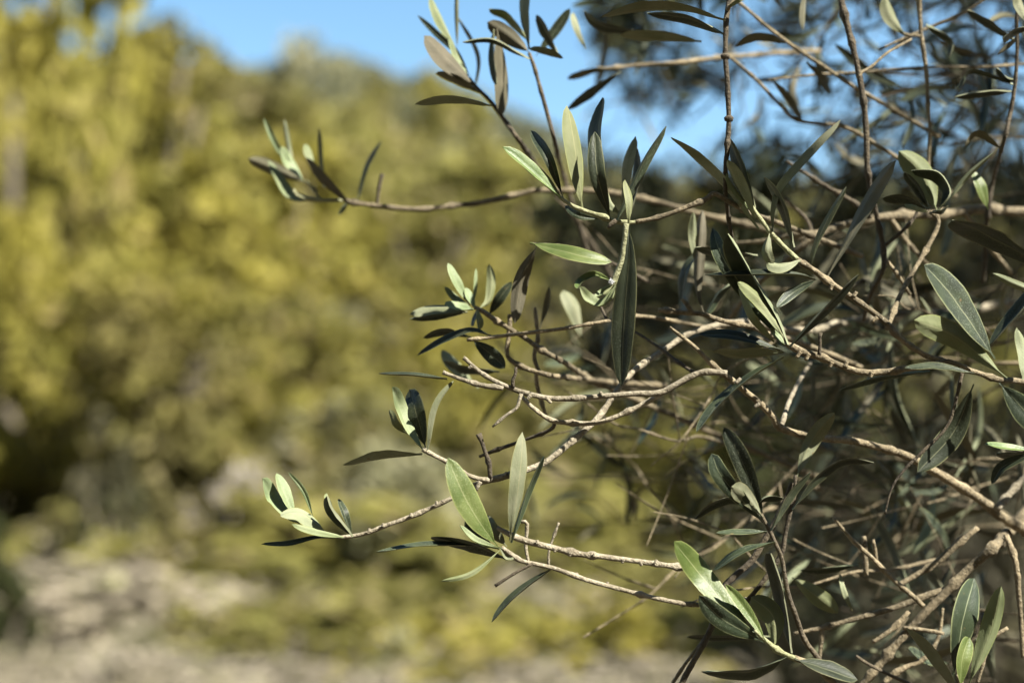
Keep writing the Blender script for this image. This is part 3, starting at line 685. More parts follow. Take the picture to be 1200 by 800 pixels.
leaf(K, 16, 'y', 'L', (324, 554, .3), (333, 577), (346, 606), dz=.1, fold=22)
leaf(K, 7, 'y', 'G', (338, 553, .2), (356, 575), (367, 606), dz=.3, fold=12)
leaf(K, 24, 'u', 'L', (329, 605, -.8), (352, 604), (384, 626), dz=-.4, fold=10)
leaf(K, 36, 't', 'D', (383, 581, -.4), (391, 600), (413, 629), dz=-.4, fold=30, blunt=True, label='black folded leaf')
leaf(K, 10, 't', 'L', (397, 584, .2), (404, 602), (413, 628), dz=.3, fold=20)
leaf(K, 7, 't', 'L', (306, 637), (338, 636), (370, 629), (392, 629), dz=-.1)
leaf(K, 9, 'h', 'L', (342, 614, -.4), (366, 621), (402, 630), dz=-.6, fold=20)
leaf(K, 8, 'h', 'L', (382, 578, .2), (385, 588), (392, 612), dz=.3)

# --- lower twin branch
Nb = branch('twin barked twigs low in the middle with a bright green and a tall silvery leaf',
    [(900, 720, 4.4, 1.4), (845, 690, 4, .6), (812, 670, 3.6, .2), (799, 665, 3.6), (768, 660, 3.5), (730, 655, 3.6), (705, 652, 3.7), (680, 649, 3.9), (650, 642, 4.2), (620, 634, 4.3), (600, 627, 3.9), (582, 618, 3)], 0, 'pale')
t2 = stem(Nb, 'pale', [(880, 722, 3.6, 1.4), (823, 709, 3.2, .4), (799, 706, 3.2), (757, 698, 3.1), (711, 686, 3.1), (690, 680, 3.2), (675, 675, 3.5), (650, 666, 3), (625, 660, 3), (610, 656, 3), (598, 648, 3.2), (588, 641, 3.4)], -.3, 'twig')
stem(Nb, 'pale', [(643, 662, 1.9), (643, 647, 1.8), (648, 630, 1.6), (655, 612, 1.5)], 1.2, 'twig')
stem(Nb, 'pale', [(619, 658, 2.3), (616, 640, 2.2), (617, 622, 2.2), (617, 612, 2.6), (610, 611, 2.4)], 1, 'twig')
stem(Nb, 'brown', [(624, 660, 1.9), (600, 673, 2), (586, 682, 2.4), (580, 686, 2.2)], -.4, 'stub')
leaf(t2, 8, 't', 62, (576, 728, -.4), (592, 708), (615, 687), (646, 665), dz=-.2)
leaf(Nb, 33, 'g', 'L', (525, 536, -1), (540, 572, -1), (560, 608, -.7), (583, 640), dz=-.6, fold=9, twist=2, lim=22, label='bright green leaf')
leaf(Nb, 21, 'u', 'L', (612, 506, -.2), (607, 560), (597, 633), dz=-.1, fold=8, twist=2, label='tall silvery leaf')
leaf(Nb, 7, 't', 64, (638, 534, -.3), (621, 572), (600, 636), dz=-.2, fold=20)
leaf(Nb, 6, 't', 66, (441, 646, -.6), (498, 637), (560, 638), (585, 641), dz=-.4, fold=14)
leaf(Nb, 16, 't', 'D', (505, 631, .8), (550, 638), (595, 656), dz=.5)
leaf(Nb, 8, 'y', 'L', (539, 615), (556, 632), (585, 642), dz=-.6, fold=28)
leaf(Nb, 17, 't', 'G', (548, 606), (555, 622), (578, 640), dz=.6, blunt=True)
leaf(Nb, 28, 'u', 'G', (566, 606, .5), (576, 620), (594, 640), dz=.5, fold=8, blunt=True)
leaf(Nb, 7, 'h', 'L', (516, 681, -.4), (552, 672), (586, 645), dz=-.5)
leaf(Nb, 14, 'u', 'L', (602, 655), (595, 650), (585, 641), dz=-.4)
for x, y_ in ((650, 642), (697, 652), (730, 655), (675, 675), (768, 660), (711, 686), (630, 637), (668, 647), (750, 658)):
    stem(Nb, 'pale', [(x, y_, 3), (x+rng.uniform(-1, 2), y_+rng.choice((-4.5, 4.5)), 1.8)], -.2, 'bud', nodes=False)

# --- dark stem rising from the lower edge
T = branch('dark stem rising from the lower edge to a shadowed pair of long arching leaves',
    [(790, 830, 4.2), (801, 797, 4), (823, 756, 3.8), (838, 722, 4), (846, 692, 4.2), (862, 674, 4.4), (880, 658, 4.4), (897, 630, 4.2), (912, 604, 3.8), (922, 582, 3.2), (928, 565, 2.4)], 1.0, 'brown')
stem(T, 'bark', [(788, 800, 2.4), (805, 775, 2.4), (826, 748, 2.4)], 1.4, 'twig')
t2 = stem(T, 'brown', [(872, 708, 3.2), (893, 682, 3.2), (915, 650, 3.4), (921, 622, 3.2), (926, 600, 3), (931, 578, 2.8), (932, 556, 2)], .8, 'twig')
leaf(t2, 22, 'u', 'G', (978, 483, -.4), (952, 516), (933, 560), dz=.8, fold=16, twist=26)
leaf(t2, 11, 't', 'D', (1024, 542), (988, 540), (955, 563), (929, 597), dz=.4, fold=20)

# --- brown twig with seven leaves
S = branch('brown twig with a small grey rounded leaf in front of two dark shadow-barred ones',
    [(990, 825, 4, .8), (962, 776, 3.8, .5), (943, 750, 3.6, .3), (932, 720, 3.3, .1), (922, 690, 3.1), (916, 655, 3), (907, 632, 2.9), (900, 617, 2.7), (892, 602, 2.4)], .1, 'brown')
leaf(S, 26, 't', 'G', (848, 500, .6), (868, 537), (896, 608), dz=.5, fold=14, label='dark leaf barred by a shadow')
leaf(S, 24, 't', 'G', (834, 531, .3), (847, 560), (894, 612), dz=.2, fold=12, blunt=True)
leaf(S, 27, 'u', 8, (857, 570, -.7), (874, 582), (894, 606), dz=-.5, fold=6, blunt=True, label='small rounded grey leaf')
leaf(S, 10, 't', 'D', (814, 608, .3), (836, 591), (862, 586), (893, 608), dz=.6)
leaf(S, 8, 't', 62, (839, 624), (872, 623), (899, 622), dz=-.2, fold=12)
leaf(S, 9, 't', 60, (836, 668), (868, 646), (908, 634), dz=-.4, fold=16)
leaf(S, 10, 't', 58, (950, 553), (926, 580), (904, 622), dz=-.3, fold=20)
leaf(S, 8, 't', 'D', (918, 584), (900, 583), (888, 590), dz=.5)
leaf(S, 28, 't', 'D', (903, 648, -.6), (916, 695), (927, 765), dz=-.8, fold=20, label='upright dark leaf in shade')

# --- bottom tuft
Rb = branch('tuft at the bottom with one glossy bright green leaf above dark blue-green ones',
    [(1030, 850, 4, .4), (985, 806, 3.8), (955, 782, 3.7), (931, 770, 3.9)], -.8)
sh = stem(Rb, 'shoot', [(936, 773, 3.8), (915, 764, 3.4), (897, 750, 3.2), (884, 738, 2.6)], -.8, 'shoot')
leaf(sh, 31, 'g', 'L', (790, 634, -.4), (817, 668), (848, 705), (884, 740), dz=-1.2, fold=7, twist=2, lim=30, label='glossy bright green leaf')
leaf(sh, 27, 't', -12, (819, 697, -.9), (845, 724, -.6), (895, 752), dz=-.9, fold=8)
leaf(sh, 16, 'g', 20, (850, 684, .3), (872, 712), (898, 751), dz=-1.3, fold=26)
leaf(sh, 30, 'h', 0, (880, 699, .6), (906, 722, .3), (907, 760), dz=-.4, fold=14, blunt=True)
leaf(Rb, 17, 't', 'D', (822, 787), (868, 788), (895, 783), (922, 770), dz=-.9, fold=16)
leaf(Rb, 24, 't', 'L', (1005, 796), (968, 783), (932, 772), dz=-1, fold=12)
leaf(Rb, 8, 't', 'D', (804, 746), (850, 747), (905, 746), dz=3)

# --- upright stems at the top
V1 = branch('straight brown upright stem with ringed knots at the top, two dark leaves on its left',
    [(856, -60, 4, .6), (854, 0, 3.5, .3), (851, 25, 3.4, .1), (850, 67, 3.4), (853, 97, 3.4), (854, 140, 3.4), (852, 172, 3.2), (850, 202, 3, .2), (852, 240, 2.8, .8), (862, 300, 2.6, 3), (880, 350, 2.4, 6)], .2, 'brown')
for x, y_ in ((850, 67), (854, 140)):
    stem(V1, 'brown', [(x-5, y_, 2.6), (x, y_-1, 5), (x+5, y_, 2.6)], .2, 'knot', nodes=False)
leaf(V1, 13, 'u', 'D', (705, 19, -.6), (755, 9), (805, 11), (850, 23), dz=0, fold=12)
leaf(V1, 12, 't', 'D', (758, 16), (808, 23), (850, 42), dz=.4, fold=12)
leaf(V1, 6, 'h', 'L', (885, -12), (866, 0), (853, 10), dz=.2)
stem(V1, 'bark', [(852, 12, 3), (858, 4, 2.6), (872, -14, 2)], .1, 'twig')
V2 = branch('dark stem slanting down from the top edge to the right of the knotted one',
    [(980, -50, 4.6, 5), (986, 0, 4.2, 4), (995, 37, 4.1, 3.8), (1002, 66, 4, 3.6), (1009, 100, 4, 3.5), (1014, 140, 3.9, 3.5), (1017, 200, 3.7, 3.5), (1025, 242, 3.3, 3.8), (1034, 282, 3.3, 4), (1036, 300, 3.8, 4), (1034, 318, 3.4, 4), (1020, 345, 2.8, 4.6), (1012, 375, 2.4, 5.4)], 0, 'brown')
stem(V2, 'brown', [(1036, 288, 2.6), (1052, 276, 2.4), (1070, 258, 2), (1076, 245, 2.2)], 4, 'twig')
stem(V2, 'bark', [(1036, 302, 2.8), (1052, 322, 2.6), (1066, 345, 2.4, .8)], 4.2, 'twig')
stem(V2, 'bark', [(1005, 92, 2.6), (1010, 85, 2.4), (1022, 78, 2, .4), (1040, 62, 1.8, 1), (1068, 46, 1.6, 2)], 3.5, 'twig')
V3 = branch('thin blurred hanging stem at the top between the slanting dark one and the right edge',
    [(1072, -40, 3.4), (1076, 0, 3.2), (1080, 42, 3), (1085, 80, 2.8), (1087, 120, 2.6), (1090, 155, 2.4), (1088, 195, 2.2), (1092, 240, 1.8)], 6.5, 'bark')
leaf(V3, 22, 'u', 'L', (1036, -4), (1043, 18), (1060, 42), dz=6.5)
stem(V3, 'bark', [(1081, 42, 2.6), (1065, 42, 2.4), (1056, 38, 2)], 6.5, 'twig')
leaf(V3, 16, 't', 'D', (1112, 68), (1114, 48), (1085, 30), dz=7)
V4 = branch('upright stem at the top right corner carrying small dark oval leaves',
    [(1152, 330, 3.2, 7), (1158, 250, 3, 5), (1165, 205, 2.8, 4.4), (1175, 170, 2.7), (1185, 130, 2.6), (1190, 95, 2.4), (1192, 60, 2.4), (1192, 15, 2.4), (1200, -30, 2)], 4, 'brown')
leaf(V4, 16, 't', 'D', (1175, 46), (1190, 37), (1215, 30), dz=2.5, blunt=True)
leaf(V4, 18, 'd', 'D', (1170, 62), (1180, 55), (1193, 42), dz=4.2, blunt=True)
leaf(V4, 22, 't', 'D', (1168, 80), (1178, 92), (1192, 96), dz=4, blunt=True)
leaf(V4, 8, 't', 'D', (1119, 114), (1150, 109), (1186, 108), dz=4)
leaf(V4, 7, 't', 'D', (1122, 105), (1140, 84), (1188, 100), dz=4.4)
leaf(V4, 19, 'd', 'D', (1130, 171), (1145, 158), (1172, 172), dz=3.6)
leaf(V4, 7, 'u', 'D', (1113, 233), (1135, 205), (1170, 174), dz=3.2)
leaf(V4, 14, 'g', 'L', (1140, 200), (1150, 220), (1158, 245), dz=5)
leaf(V4, 12, 't', 'D', (1134, 12), (1155, 25), (1192, 50), dz=5)
leaf(V4, 12, 'u', 'L', (1188, -12), (1193, 5), (1203, 28), dz=2.5)

# --- pale blurred limb across the right
L1 = branch('stout pale limb lying level behind the right branch, out of focus',
    [(1340, 252, 8, 14), (1200, 247, 6.6, 11), (1150, 246, 6.4, 10), (1112, 250, 6.2, 9.5), (1075, 252, 5.8, 9), (1020, 257, 5.4, 8.5), (975, 268, 5, 8), (945, 285, 4.4, 8), (922, 305, 4, 8.5), (880, 340, 3.4, 10), (850, 380, 2.6, 12)], 0)
stem(L1, 'bark', [(962, 272, 4), (935, 274, 3.4), (900, 282, 2.8, 1), (860, 285, 2, 2)], 8, 'twig')
stem(L1, 'brown', [(1020, 256, 3), (1000, 237, 3), (962, 215, 2.8), (922, 189, 2.2)], 7.5, 'twig')
stem(L1, 'brown', [(952, 277, 3), (945, 258, 2.8), (920, 232, 2.4)], 8, 'twig')
stem(L1, 'bark', [(1045, 258, 3.4), (1065, 285, 3), (1090, 315, 2.6), (1110, 345, 2.4)], 8.5, 'twig')
stem(L1, 'bark', [(1130, 250, 3.4), (1160, 290, 3, 1), (1185, 320, 2.6, 2)], 9.5, 'twig')

# --- blurred twig at the far left
Z = branch('soft twig farthest left among the leaves, its tip bent up in pale and taupe leaves',
    [(960, 285, 4, 13), (820, 250, 3.8, 13), (720, 226, 3.7, 12.5), (640, 223, 3.6, 12), (610, 227, 3.6, 12), (570, 236, 3.5, 11.5), (532, 241, 3.4, 11.5), (487, 245, 3.3, 11), (440, 241, 3.1, 11), (412, 237, 3, 11), (398, 231, 2.6, 11)], 0)
leaf(Z, 18, 'd', 'G', (291, 186), (318, 196), (358, 214), dz=11.5, blunt=True)
leaf(Z, 14, 'y', 'L', (314, 188), (325, 207), (342, 230), (375, 235), dz=10.5, fold=20)
leaf(Z, 9, 'y', 'G', (309, 138), (325, 172), (352, 208), dz=11.5)
leaf(Z, 7, 'u', 'G', (333, 140), (338, 170), (345, 205), dz=12)
leaf(Z, 13, 'y', 'L', (329, 172), (338, 190), (356, 212), dz=11)
leaf(Z, 22, 'd', 'D', (358, 185), (378, 212), (410, 238), dz=10, fold=24)
leaf(Z, 11, 'y', 'L', (359, 169), (361, 180), (368, 196), dz=10.5, blunt=True)
stem(Z, 'shoot', [(402, 235, 2.4), (375, 235, 2.6), (350, 230, 2.2), (344, 222, 1.8)], 10.5, 'twig')
stem(Z, 'shoot', [(374, 235, 2), (368, 222, 2), (358, 212, 1.6)], 11, 'twig')
leaf(Z, 6, 'u', 'D', (374, 150), (375, 180), (380, 220), dz=12)
leaf(Z, 6, 't', 'D', (447, 165), (430, 195), (418, 236), dz=12.5)
leaf(Z, 7, 't', 'D', (397, 252), (402, 244), (409, 236), dz=11)
stem(Z, 'brown', [(442, 241, 2.2), (444, 222, 2), (448, 204, 3)], 11, 'stub')

# --- blurred twigs against the sky, top middle
Q = branch('soft leafy twig leaning left across the bare sky, with one nearly black leaf pointing left',
    [(720, 330, 3.6, 11), (680, 265, 3.4, 10), (650, 225, 3.3, 9), (625, 190, 3.2, 8), (612, 170, 3.1), (592, 142, 3), (575, 120, 2.8), (560, 104, 2.4), (550, 92, 2)], 7, 'brown')
leaf(Q, 23, 'd', 'L', (497, 42), (520, 68), (558, 103), dz=6.5, blunt=True)
leaf(Q, 9, 't', 'G', (489, 18), (512, 40), (535, 62), (552, 92), dz=7)
leaf(Q, 12, 'h', 'L', (504, -4), (514, 20), (535, 62), dz=8)
leaf(Q, 6, 'u', 'G', (536, -20), (535, 15), (536, 60), dz=8.5)
leaf(Q, 15, 'd', 'D', (511, 86), (530, 92), (562, 108), dz=6.5)
leaf(Q, 9, 'y', 'L', (525, 45), (535, 72), (553, 98), dz=6.6)
leaf(Q, 11, 'u', 'D', (486, 122), (528, 117), (577, 123), dz=3.5)
leaf(Q, 6, 't', 'D', (536, 20), (560, 65), (556, 104), dz=9)
Q2 = branch('reddish upright twig topped by a whorl of taupe, green and navy leaves against sky',
    [(690, 300, 3.2, 9), (668, 230, 3, 8), (657, 195, 2.9, 7), (650, 165, 2.8), (642, 135, 2.8), (632, 100, 2.7), (626, 78, 2.6), (620, 62, 2.2)], 6, 'brown')
leaf(Q2, 18, 'g', 'D', (573, 11), (595, 20), (620, 50), dz=6.5)
leaf(Q2, 23, 'd', 'G', (571, 26), (595, 42), (621, 62), dz=5.6, blunt=True)
leaf(Q2, 15, 'u', 'D', (614, -18), (615, 18), (621, 58), dz=6)
leaf(Q2, 19, 'd', 'L', (588, 136), (587, 88), (582, 34), dz=5.6, fold=8, twist=0)
leaf(Q2, 9, 't', 'D', (582, 100), (577, 65), (578, 34), dz=6)
leaf(Q2, 6, 't', 'D', (542, 50), (575, 47), (605, 62), (620, 70), dz=5)
leaf(Q2, 22, 't', 'D', (628, 18), (640, 38), (655, 68), dz=7)
leaf(Q2, 16, 'u', 'D', (660, 68), (640, 62), (619, 56), dz=5.5)
leaf(Q2, 14, 't', 'D', (668, 10), (655, 30), (628, 66), dz=8)

# --- soft tip cluster left of centre
W = branch('soft beige twig left of centre ending in a pale starry tuft of small leaves',
    [(960, 560, 4, 12), (820, 500, 3.8, 9), (740, 466, 3.6, 7), (700, 449, 3.6, 5.5), (685, 440, 3.6, 5), (655, 421, 3.6), (635, 410, 3.6), (615, 396, 3.4), (600, 387, 3.4), (580, 375, 3.4), (566, 365, 3.2), (556, 360, 2.8)], 4)
leaf(W, 15, 'u', 'L', (480, 368), (505, 362), (552, 363), dz=3.6, fold=20)
leaf(W, 8, 't', 'D', (480, 374), (505, 372), (548, 366), dz=3.8)
leaf(W, 12, 'y', 'L', (525, 308), (535, 330), (551, 358), dz=4.2)
leaf(W, 9, 'y', 'L', (521, 336), (534, 350), (552, 360), dz=3.6)
leaf(W, 14, 'y', 'L', (546, 337), (550, 348), (557, 361), dz=4)
leaf(W, 13, 'h', 'L', (573, 309), (576, 330), (572, 352), (560, 362), dz=4.6)
leaf(W, 5, 'y', 'L', (558, 314), (557, 335), (555, 360), dz=4.4)
leaf(W, 11, 'y', 'L', (521, 357), (535, 359), (555, 362), dz=3.4)
leaf(W, 10, 'y', 'L', (563, 386), (561, 375), (560, 362), dz=3.8, blunt=True)
leaf(W, 10, 't', 'D', (553, 382), (556, 372), (560, 362), dz=4.2)
leaf(W, 15, 't', 'D', (600, 330), (585, 350), (572, 370), dz=5.4)
X = branch('thin straight pinkish twig lying level left of the hanging leaf',
    [(900, 400, 3, 8), (800, 378, 2.6, 4), (745, 370, 2.5, 2.6), (712, 376, 2.4), (660, 385, 2.5), (610, 391, 2.5), (575, 395, 2.5), (547, 398, 2.4)], 2)
leaf(X, 10, 't', 'L', (489, 416), (520, 399), (552, 387), (577, 393), dz=2, fold=22)
leaf(X, 21, 't', 'G', (592, 431), (575, 415), (553, 398), dz=3, label='deep green leaf')
leaf(X, 10, 't', 'D', (496, 396), (520, 388), (552, 396), dz=4.5)
stem(X, 'brown', [(712, 377, 2.2), (705, 362, 2, .4), (695, 345, 1.8, .8)], 2, 'twig')
Y = branch('pale crooked twig with two dangling bare stalks left of centre',
    [(780, 452, 3.6, 8), (700, 446, 3.4, 5), (650, 440, 3.4), (630, 436, 3.5), (612, 430, 3.5), (597, 421, 3.5), (594, 412, 3), (596, 395, 3), (597, 380, 3.2), (597, 368, 3.4)], 4)
stem(Y, 'bark', [(632, 437, 3), (626, 418, 2.8), (630, 395, 2.8), (628, 372, 3), (627, 360, 2)], 5, 'twig')
stem(Y, 'bark', [(628, 436, 2.6), (630, 455, 2.8), (640, 490, 2.4)], 5, 'twig')
leaf(Y, 8, 'd', 'L', (644, 335), (640, 360), (632, 385), dz=5.5)
leaf(Y, 24, 'u', 'L', (660, 340), (672, 360), (682, 398), dz=9, blunt=True)
leaf(Y, 26, 'u', 'L', (517, 410), (530, 425), (560, 455), dz=8)
leaf(Y, 12, 't', 'D', (520, 424), (545, 432), (585, 436), dz=6)
m2 = branch('knobbly light twig with a short spur lying level right of the hanging leaf',
    [(1010, 430, 3.6, 6), (940, 402, 3.6, 3.6), (900, 391, 3.5), (880, 383, 3.4), (850, 377, 3.3), (822, 368, 3.3), (800, 366, 3.4), (785, 364, 3.4), (771, 363, 2.8)], 2.5)
stem(m2, 'bark', [(812, 368, 3.2), (806, 358, 3), (799, 350, 2.6)], 2.4, 'stub')
leaf(m2, 16, 'd', 'G', (823, 246), (820, 285), (818, 340), (825, 366), dz=3.5, twist=30)
leaf(m2, 11, 'u', 'L', (812, 248), (812, 275), (815, 310), dz=4.5)
leaf(m2, 12, 't', 'D', (798, 352), (805, 315), (822, 290), dz=5)
leaf(m2, 12, 't', 'D', (815, 290), (845, 296), (888, 300), dz=3)
leaf(m2, 10, 't', 'D', (828, 368), (842, 345), (862, 330), dz=4)

# --- lower right limb and its twigs
Ml = branch('stout tan limb climbing from the lower edge to the right edge with bare spurs',
    [(1260, 545, 12, 8), (1203, 600, 9, 4.5), (1182, 624, 6.4, 3.8), (1167, 638, 6.2), (1140, 662, 5.8), (1110, 691, 5.6), (1085, 716, 5.4), (1055, 750, 5.2), (1035, 773, 5), (1012, 800, 4.8), (985, 835, 4.6)], 3.4)
stem(Ml, 'bark', [(1108, 690, 4.2), (1090, 696, 4.3), (1072, 703, 4.2), (1035, 716, 4), (997, 726, 3.6), (962, 735, 3.2), (930, 742, 2.4)], 3.6, 'twig')
stem(Ml, 'bark', [(964, 735, 3), (962, 752, 2.8), (959, 776, 2.4)], 3.6, 'twig')
stem(Ml, 'bark', [(1082, 710, 3.4), (1072, 700, 3.4), (1060, 690, 3.3), (1040, 672, 3.3), (1023, 655, 3.3), (1002, 636, 2.8), (990, 622, 2.4), (977, 606, 2.2)], 3, 'twig')
stem(Ml, 'bark', [(1027, 659, 2.6), (1026, 645, 2.4), (1023, 632, 2)], 3, 'twig')
stem(Ml, 'bark', [(1052, 686, 3.6), (1095, 660, 4.2), (1120, 640, 4.4), (1146, 618, 3.6)], 3.8, 'twig')
stem(Ml, 'bark', [(1179, 627, 4, 1), (1190, 657, 4), (1194, 702, 3.4), (1199, 770, 3)], 3, 'twig')
stem(Ml, 'bark', [(1065, 716, 3), (1048, 735, 3.2), (1030, 748, 3), (1022, 752, 2.4)], 2.8, 'twig')
stem(Ml, 'brown', [(1003, 768, 2), (1018, 778, 2.2), (1040, 789, 2.2), (1068, 802, 2.4)], 2.4, 'twig')
stem(Ml, 'bark', [(1058, 735, 3), (1085, 738, 2.8), (1106, 742, 2.4)], 3.2, 'twig')
stem(Ml, 'bark', [(1035, 800, 4), (1055, 785, 4), (1085, 770, 3.4), (1100, 745, 2.6), (1105, 712, 2)], 3.8, 'twig')
leaf(Ml, 24, 'h', 'G', (982, 718), (960, 700), (928, 676), dz=3.8)
leaf(Ml, 9, 't', 'D', (938, 668), (968, 667), (1006, 662), dz=3.4)
leaf(Ml, 7, 'u', 'L', (984, 672), (990, 692), (998, 716), dz=3.4)
stem(Ml, 'bark', [(1015, 674, 3.4), (1013, 650, 3.8), (1012, 628, 3)], 4, 'twig')
R2 = branch('shoot in the lower right corner with one blue-green leaf and three yellow-green blades',
    [(1175, 880, 4), (1150, 835, 3.8), (1130, 805, 3.6), (1122, 790, 3)], 1.0)
leaf(R2, 32, 't', 'L', (1142, 677, .5), (1130, 722), (1117, 792), dz=1, fold=12, label='blue-green leaf with a pale midrib')
leaf(R2, 24, 'h', 'G', (1173, 686), (1160, 738), (1135, 802), dz=.8, fold=20)
leaf(R2, 22, 'g', 'L', (1136, 746), (1128, 772), (1126, 806), dz=.4, fold=16, blunt=True)
leaf(R2, 24, 'u', 'D', (1062, 735), (1088, 768), (1124, 812), dz=.4, fold=22)
stem(R2, 'bark', [(1145, 800, 2.6), (1160, 752, 2.6), (1181, 735, 2.8)], 1.6, 'twig')

# --- beige bare twigs criss-crossing before the sky
G = 'bare blurred twigs before the sky'
branch('beige bare twig sloping from the top edge down to the dark slanting stem',
    [(1100, 160, 2.70, 3), (1000, 101, 2.55), (975, 85, 2.55), (940, 62, 2.55), (900, 32, 2.40), (870, 6, 2.25), (848, -15, 1.95)], 8, group=G)
branch('tan bare twig zigzagging low across the sky behind the knotted stem',
    [(1120, 230, 2.85, 5), (1047, 182, 2.70), (1010, 159, 2.55), (985, 148, 2.40), (935, 141, 2.40), (915, 124, 2.25), (885, 92, 2.10), (857, 68, 1.80)], 8.5, group=G)
branch('thin bare twig lying level across the open sky at the right',
    [(1260, 70, 2.25, 3), (1160, 78, 1.95), (1060, 80, 1.95), (1010, 85, 1.88), (950, 88, 1.80), (900, 94, 1.50)], 9, group=G)
branch('bare twig rising to the top edge near the right corner',
    [(1030, 58, 1.95), (1090, 32, 2.25), (1125, 17, 2.40), (1157, -2, 2.40), (1200, -30, 2.40)], 7.5, group=G)
q = branch('blurred beige limb lying level under the navy leaves at the top',
    [(960, 60, 3.30, 8), (860, 66, 3.15, 4), (805, 72, 3.00), (760, 76, 2.85), (715, 80, 2.40), (680, 84, 1.95)], 12)
leaf(q, 17, 't', 'D', (684, 13), (702, 30), (752, 40), dz=8)
leaf(q, 15, 'u', 'D', (726, 42), (770, 44), (822, 48), dz=5.5)
leaf(q, 15, 't', 'D', (664, 129), (700, 103), (728, 85), dz=9)
leaf(q, 9, 'u', 'L', (671, 15), (676, 32), (685, 58), dz=9)
leaf(q, 14, 'd', 'D', (862, 55), (888, 46), (920, 50), dz=7)
leaf(q, 18, 'd', 'D', (940, 142), (925, 118), (905, 92), dz=8)
leaf(q, 13, 'd', 'D', (971, 110), (962, 92), (946, 72), dz=7.5)
leaf(q, 8, 'd', 'L', (941, 36), (941, 15), (944, -12), dz=7)
leaf(q, 12, 'd', 'D', (665, 93), (690, 85), (712, 80), dz=11)
# ------------------------------------------------------------------ the tangle of soft branches behind the sharp ones
fr_ = random.Random(21)
def fill_branch(label, group, a, b, dz, r0=3.2, leaves=10, sag=0, side=2, mat='bark', kinds='tttud', dz2=None, wpx=17, bare=False):
    """a branch from photo pixel a (thick end) to b with paired leaves; sizes are real: px shrink with distance"""
    dz2 = dz if dz2 is None else dz2
    k = FOCUS/(FOCUS+(dz+dz2)/200)
    pts = []; nseg = 6
    for i in range(nseg+1):
        t = i/nseg; j = 9 if 0 < i < nseg else 0
        pts.append((a[0]+(b[0]-a[0])*t+fr_.uniform(-j, j), a[1]+(b[1]-a[1])*t+sag*math.sin(math.pi*t)+fr_.uniform(-j, j), r0*k*(1-.6*t), dz+(dz2-dz)*t+fr_.uniform(-1, 1)))
    t_ = branch(label, pts, 0, mat, group)
    def put_leaves(par, pts, n, tr=(.3, 1)):
        for i in range(n):
            t = tr[0]+(tr[1]-tr[0])*(i+fr_.uniform(.1, .6))/n
            f = t*(len(pts)-1); q = min(int(f), len(pts)-2); f -= q
            p = [pts[q][c]+(pts[q+1][c]-pts[q][c])*f for c in (0, 1, 3)]
            ang = math.atan2(pts[q+1][1]-pts[q][1], pts[q+1][0]-pts[q][0])
            for s_ in (-1, 1):
                if fr_.random() < .18: continue
                an = ang+s_*R(fr_.uniform(25, 75)); L = fr_.uniform(95, 165)*k; fs = fr_.uniform(.45, 1)
                e = math.sqrt(max(1-fs*fs, 0))*5*fr_.choice((-1, 1))
                tip = (p[0]+math.cos(an)*L*fs, p[1]+math.sin(an)*L*fs, p[2]+e)
                an2 = an+R(fr_.uniform(-18, 18)); md = (p[0]+math.cos(an2)*L*fs*.5, p[1]+math.sin(an2)*L*fs*.5, p[2]+e*.5)
                leaf(par, fr_.uniform(.6, 1.2)*wpx*k, fr_.choice(kinds), fr_.choice('LGDDG'), tip, md, tuple(p), lim=70)
    if leaves: put_leaves(t_, pts, leaves)
    for s in range(side):
        t = fr_.uniform(.25, .8); f = t*nseg; q = min(int(f), nseg-1); f -= q
        p0 = tuple(pts[q][c]+(pts[q+1][c]-pts[q][c])*f for c in range(4))
        ang = math.atan2(b[1]-a[1], b[0]-a[0])+R(fr_.uniform(25, 65)*fr_.choice((-1, 1))); L = fr_.uniform(80, 190)*k
        q1 = (p0[0]+math.cos(ang)*L*.5+fr_.uniform(-5, 5), p0[1]+math.sin(ang)*L*.5+fr_.uniform(-5, 5), r0*k*.5, p0[3]+fr_.uniform(-1.5, 1.5))
        q2 = (p0[0]+math.cos(ang)*L, p0[1]+math.sin(ang)*L, r0*k*.33, q1[3]+fr_.uniform(-1.5, 1.5))
        tw = stem(t_, mat, [(p0[0], p0[1], r0*k*.6, p0[3]), q1, q2])
        if not bare and fr_.random() < .5: put_leaves(tw, [p0, q1, q2], fr_.randint(1, 3), (.35, 1))
    return t_
FB = 'soft olive branches in the tangle behind the sharp ones'
LB = 'soft out-of-focus olive branch in the brown and green tangle behind the sharp twigs'
specs = [((1290, 210), (760, 330), 14, 26), ((1290, 420), (640, 470), 10, 18), ((1300, 300), (700, 420), 20, 36), ((1290, 540), (770, 480), 12, 22),
         ((1290, 640), (690, 560), 12, 24), ((1300, 400), (610, 560), 16, 34), ((1290, 720), (880, 620), 7, 12), ((1290, 600), (860, 560), 18, 30),
         ((1290, 340), (900, 440), 9, 16), ((1240, 860), (1000, 560), 12, 18), ((1290, 760), (930, 690), 14, 20), ((1290, 500), (990, 610), 8, 14),
         ((1300, 650), (960, 500), 22, 34), ((1290, 160), (820, 260), 16, 30), ((1300, 800), (780, 600), 26, 40), ((1290, 470), (700, 360), 26, 42),
         ((1300, 560), (560, 620), 24, 44), ((1290, 380), (580, 440), 12, 26), ((1290, 690), (1010, 470), 10, 14), ((1290, 250), (980, 420), 12, 18)]
for a, b, d1, d2 in specs:
    fill_branch(LB, FB, a, b, d1, r0=fr_.uniform(2.0, 3.3), leaves=fr_.randint(4, 6), sag=fr_.uniform(-40, 50), side=fr_.randint(2, 4), dz2=d2, mat=fr_.choice(('bark', 'bark', 'brown')))
FT = 'thin bare twigs in the tangle'
LT = 'thin bare tan twig crossing the tangle behind the sharp leaves'
